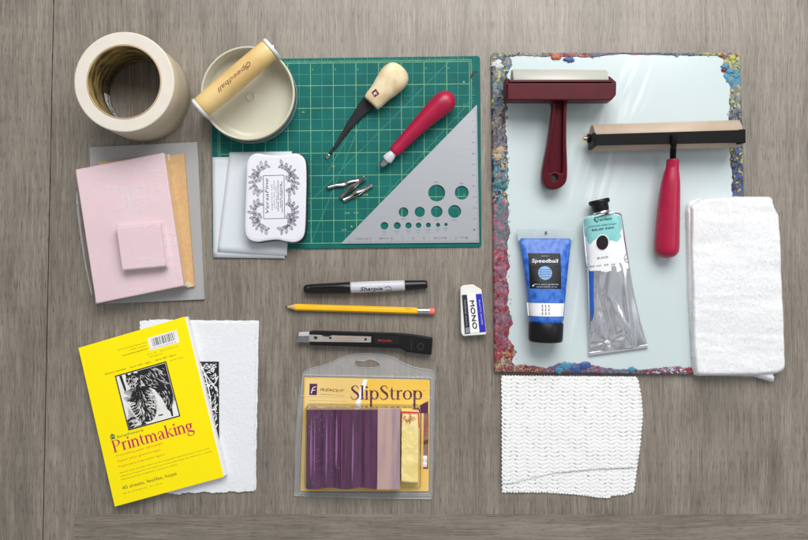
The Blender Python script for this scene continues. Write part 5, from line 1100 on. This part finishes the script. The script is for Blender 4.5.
for k in range(9): wst(.08+.02*k, .34+.02*k, -.35, .34, .8, 0, .2)
for k in range(12): wst(.03+.015*k, .5+.03*k, 1.4, .2, .4, 0)
mb.build('cover_picture', [pm('picture_black', (32, 30, 34), .45), pm('picture_white', (234, 234, 232), .45)], cov)
mb = MB()
bq = [(147.4, 338.2), (176.6, 329.6), (179.5, 342.2), (150.3, 350.6)]
def Bq_(u, v): return lerp(lerp(bq[0], bq[1], u), lerp(bq[3], bq[2], u), v)
mb.flat(bq, z, 4); x = .12
while x < .88:
    w_ = random.choice((.012, .02, .03)); mb.flat([Bq_(x, .12), Bq_(x+w_, .12), Bq_(x+w_, .74), Bq_(x, .74)], z+.03, 0); x += w_+random.choice((.016, .024, .036))
mb.text('0 12017 34018 4', Bq_(.12, .92), Bq_(.88, .92), z+.03, 0, hmm=1.0)
mb.build('barcode', [ink_black]*4+[pm('barcode_white', (236, 236, 234), .5)], cov); mb = MB()
def tp_(t, a, b, h, mi, **k): mb.text(t, a, b, z, mi, hmm=h, **k)
tp_('Printmaking Paper Pad', (117.8, 350.6), (146.6, 342.6), 1.2, 1); tp_('100% cotton', (130, 350.4), (146.9, 345.8), 1.2, 1)
tp_('www.strathmoreartist.com', (122.6, 356.2), (147.6, 348.9), 1.3, 0, bold=.01); tp_('8" x 10"   20.3 x 25.4 cm', (147.6, 355.2), (178, 346.6), 1.1, 1); tp_('120 g/m2', (149, 357.6), (162, 354), 1.1, 1)
tp_('300 Series / lightweight', (105.0, 375.0), (126.4, 369.0), 1.6, 1, bold=.01); tp_('Serie 300 / l\u00e9ger', (130.4, 368.0), (151.4, 362.2), 1.6, 1, bold=.01); tp_('S\u00e9rie 300 / ligero', (155.4, 361.0), (176.4, 355.0), 1.6, 1, bold=.01)
tp_('acid free', (170, 361.2), (183, 357.6), 1.1, 1)
yt(mb, 'Strathmore', .155, .40, .600, 3.1, 5, shear=.1); 
yt(mb, 'Printmaking paper lightweight', .115, .545, .708, 2.2, 3); yt(mb, 'Papier pour gravure léger', .115, .515, .742, 2.2, 3); yt(mb, 'Papel para impresión ligero', .115, .54, .776, 2.2, 3)
yt(mb, 'Ideal for block printing, linocut, screen printing and relief techniques of every kind', .11, .93, .812, 1.25, 1); yt(mb, 'Idéal pour la gravure, la linogravure et les techniques de relief pour artistes', .11, .95, .833, 1.25, 1); yt(mb, 'Ideal para grabado, linograbado y técnicas de relieve', .11, .62, .854, 1.25, 1)
yt(mb, '40 sheets, feuilles, hojas', .10, .60, .912, 3.6, 2); yt(mb, '60 lb. (120 g/m2)   8 x 10 in.', .10, .46, .94, 1.2, 1)
mb.build('cover_text', [ink_black, pm('olive_grey_print', (132, 124, 40), .5), pm('olive_dark_print', (84, 82, 50), .5), pm('orange_print', (222, 134, 34), .5), white_paper, pm('green_print', (70, 110, 60), .5), pm('yellow_reverse', (240, 222, 2), .4)], cov)
mb = MB(); mb.flat([Yq(*p) for p in ((.10, .575), (.12, .562), (.14, .575), (.14, .597), (.10, .597))], z, 5); mb.stroke([Yq(.107, .588), Yq(.12, .574), Yq(.133, .588)], .7, z+.03, 6)
mb.build('leaf_emblem', [ink_black]*5+[pm('emblem_green', (70, 110, 60), .5), pm('emblem_yellow', (240, 222, 2), .4)], cov)
mb = MB(); serif(mb, 'Printmaking', Yq(.095, .680), Yq(.845, .680), z, 8.4, 0, .9); mb.build('title', pm('magenta_print', (200, 16, 96), .5), cov)
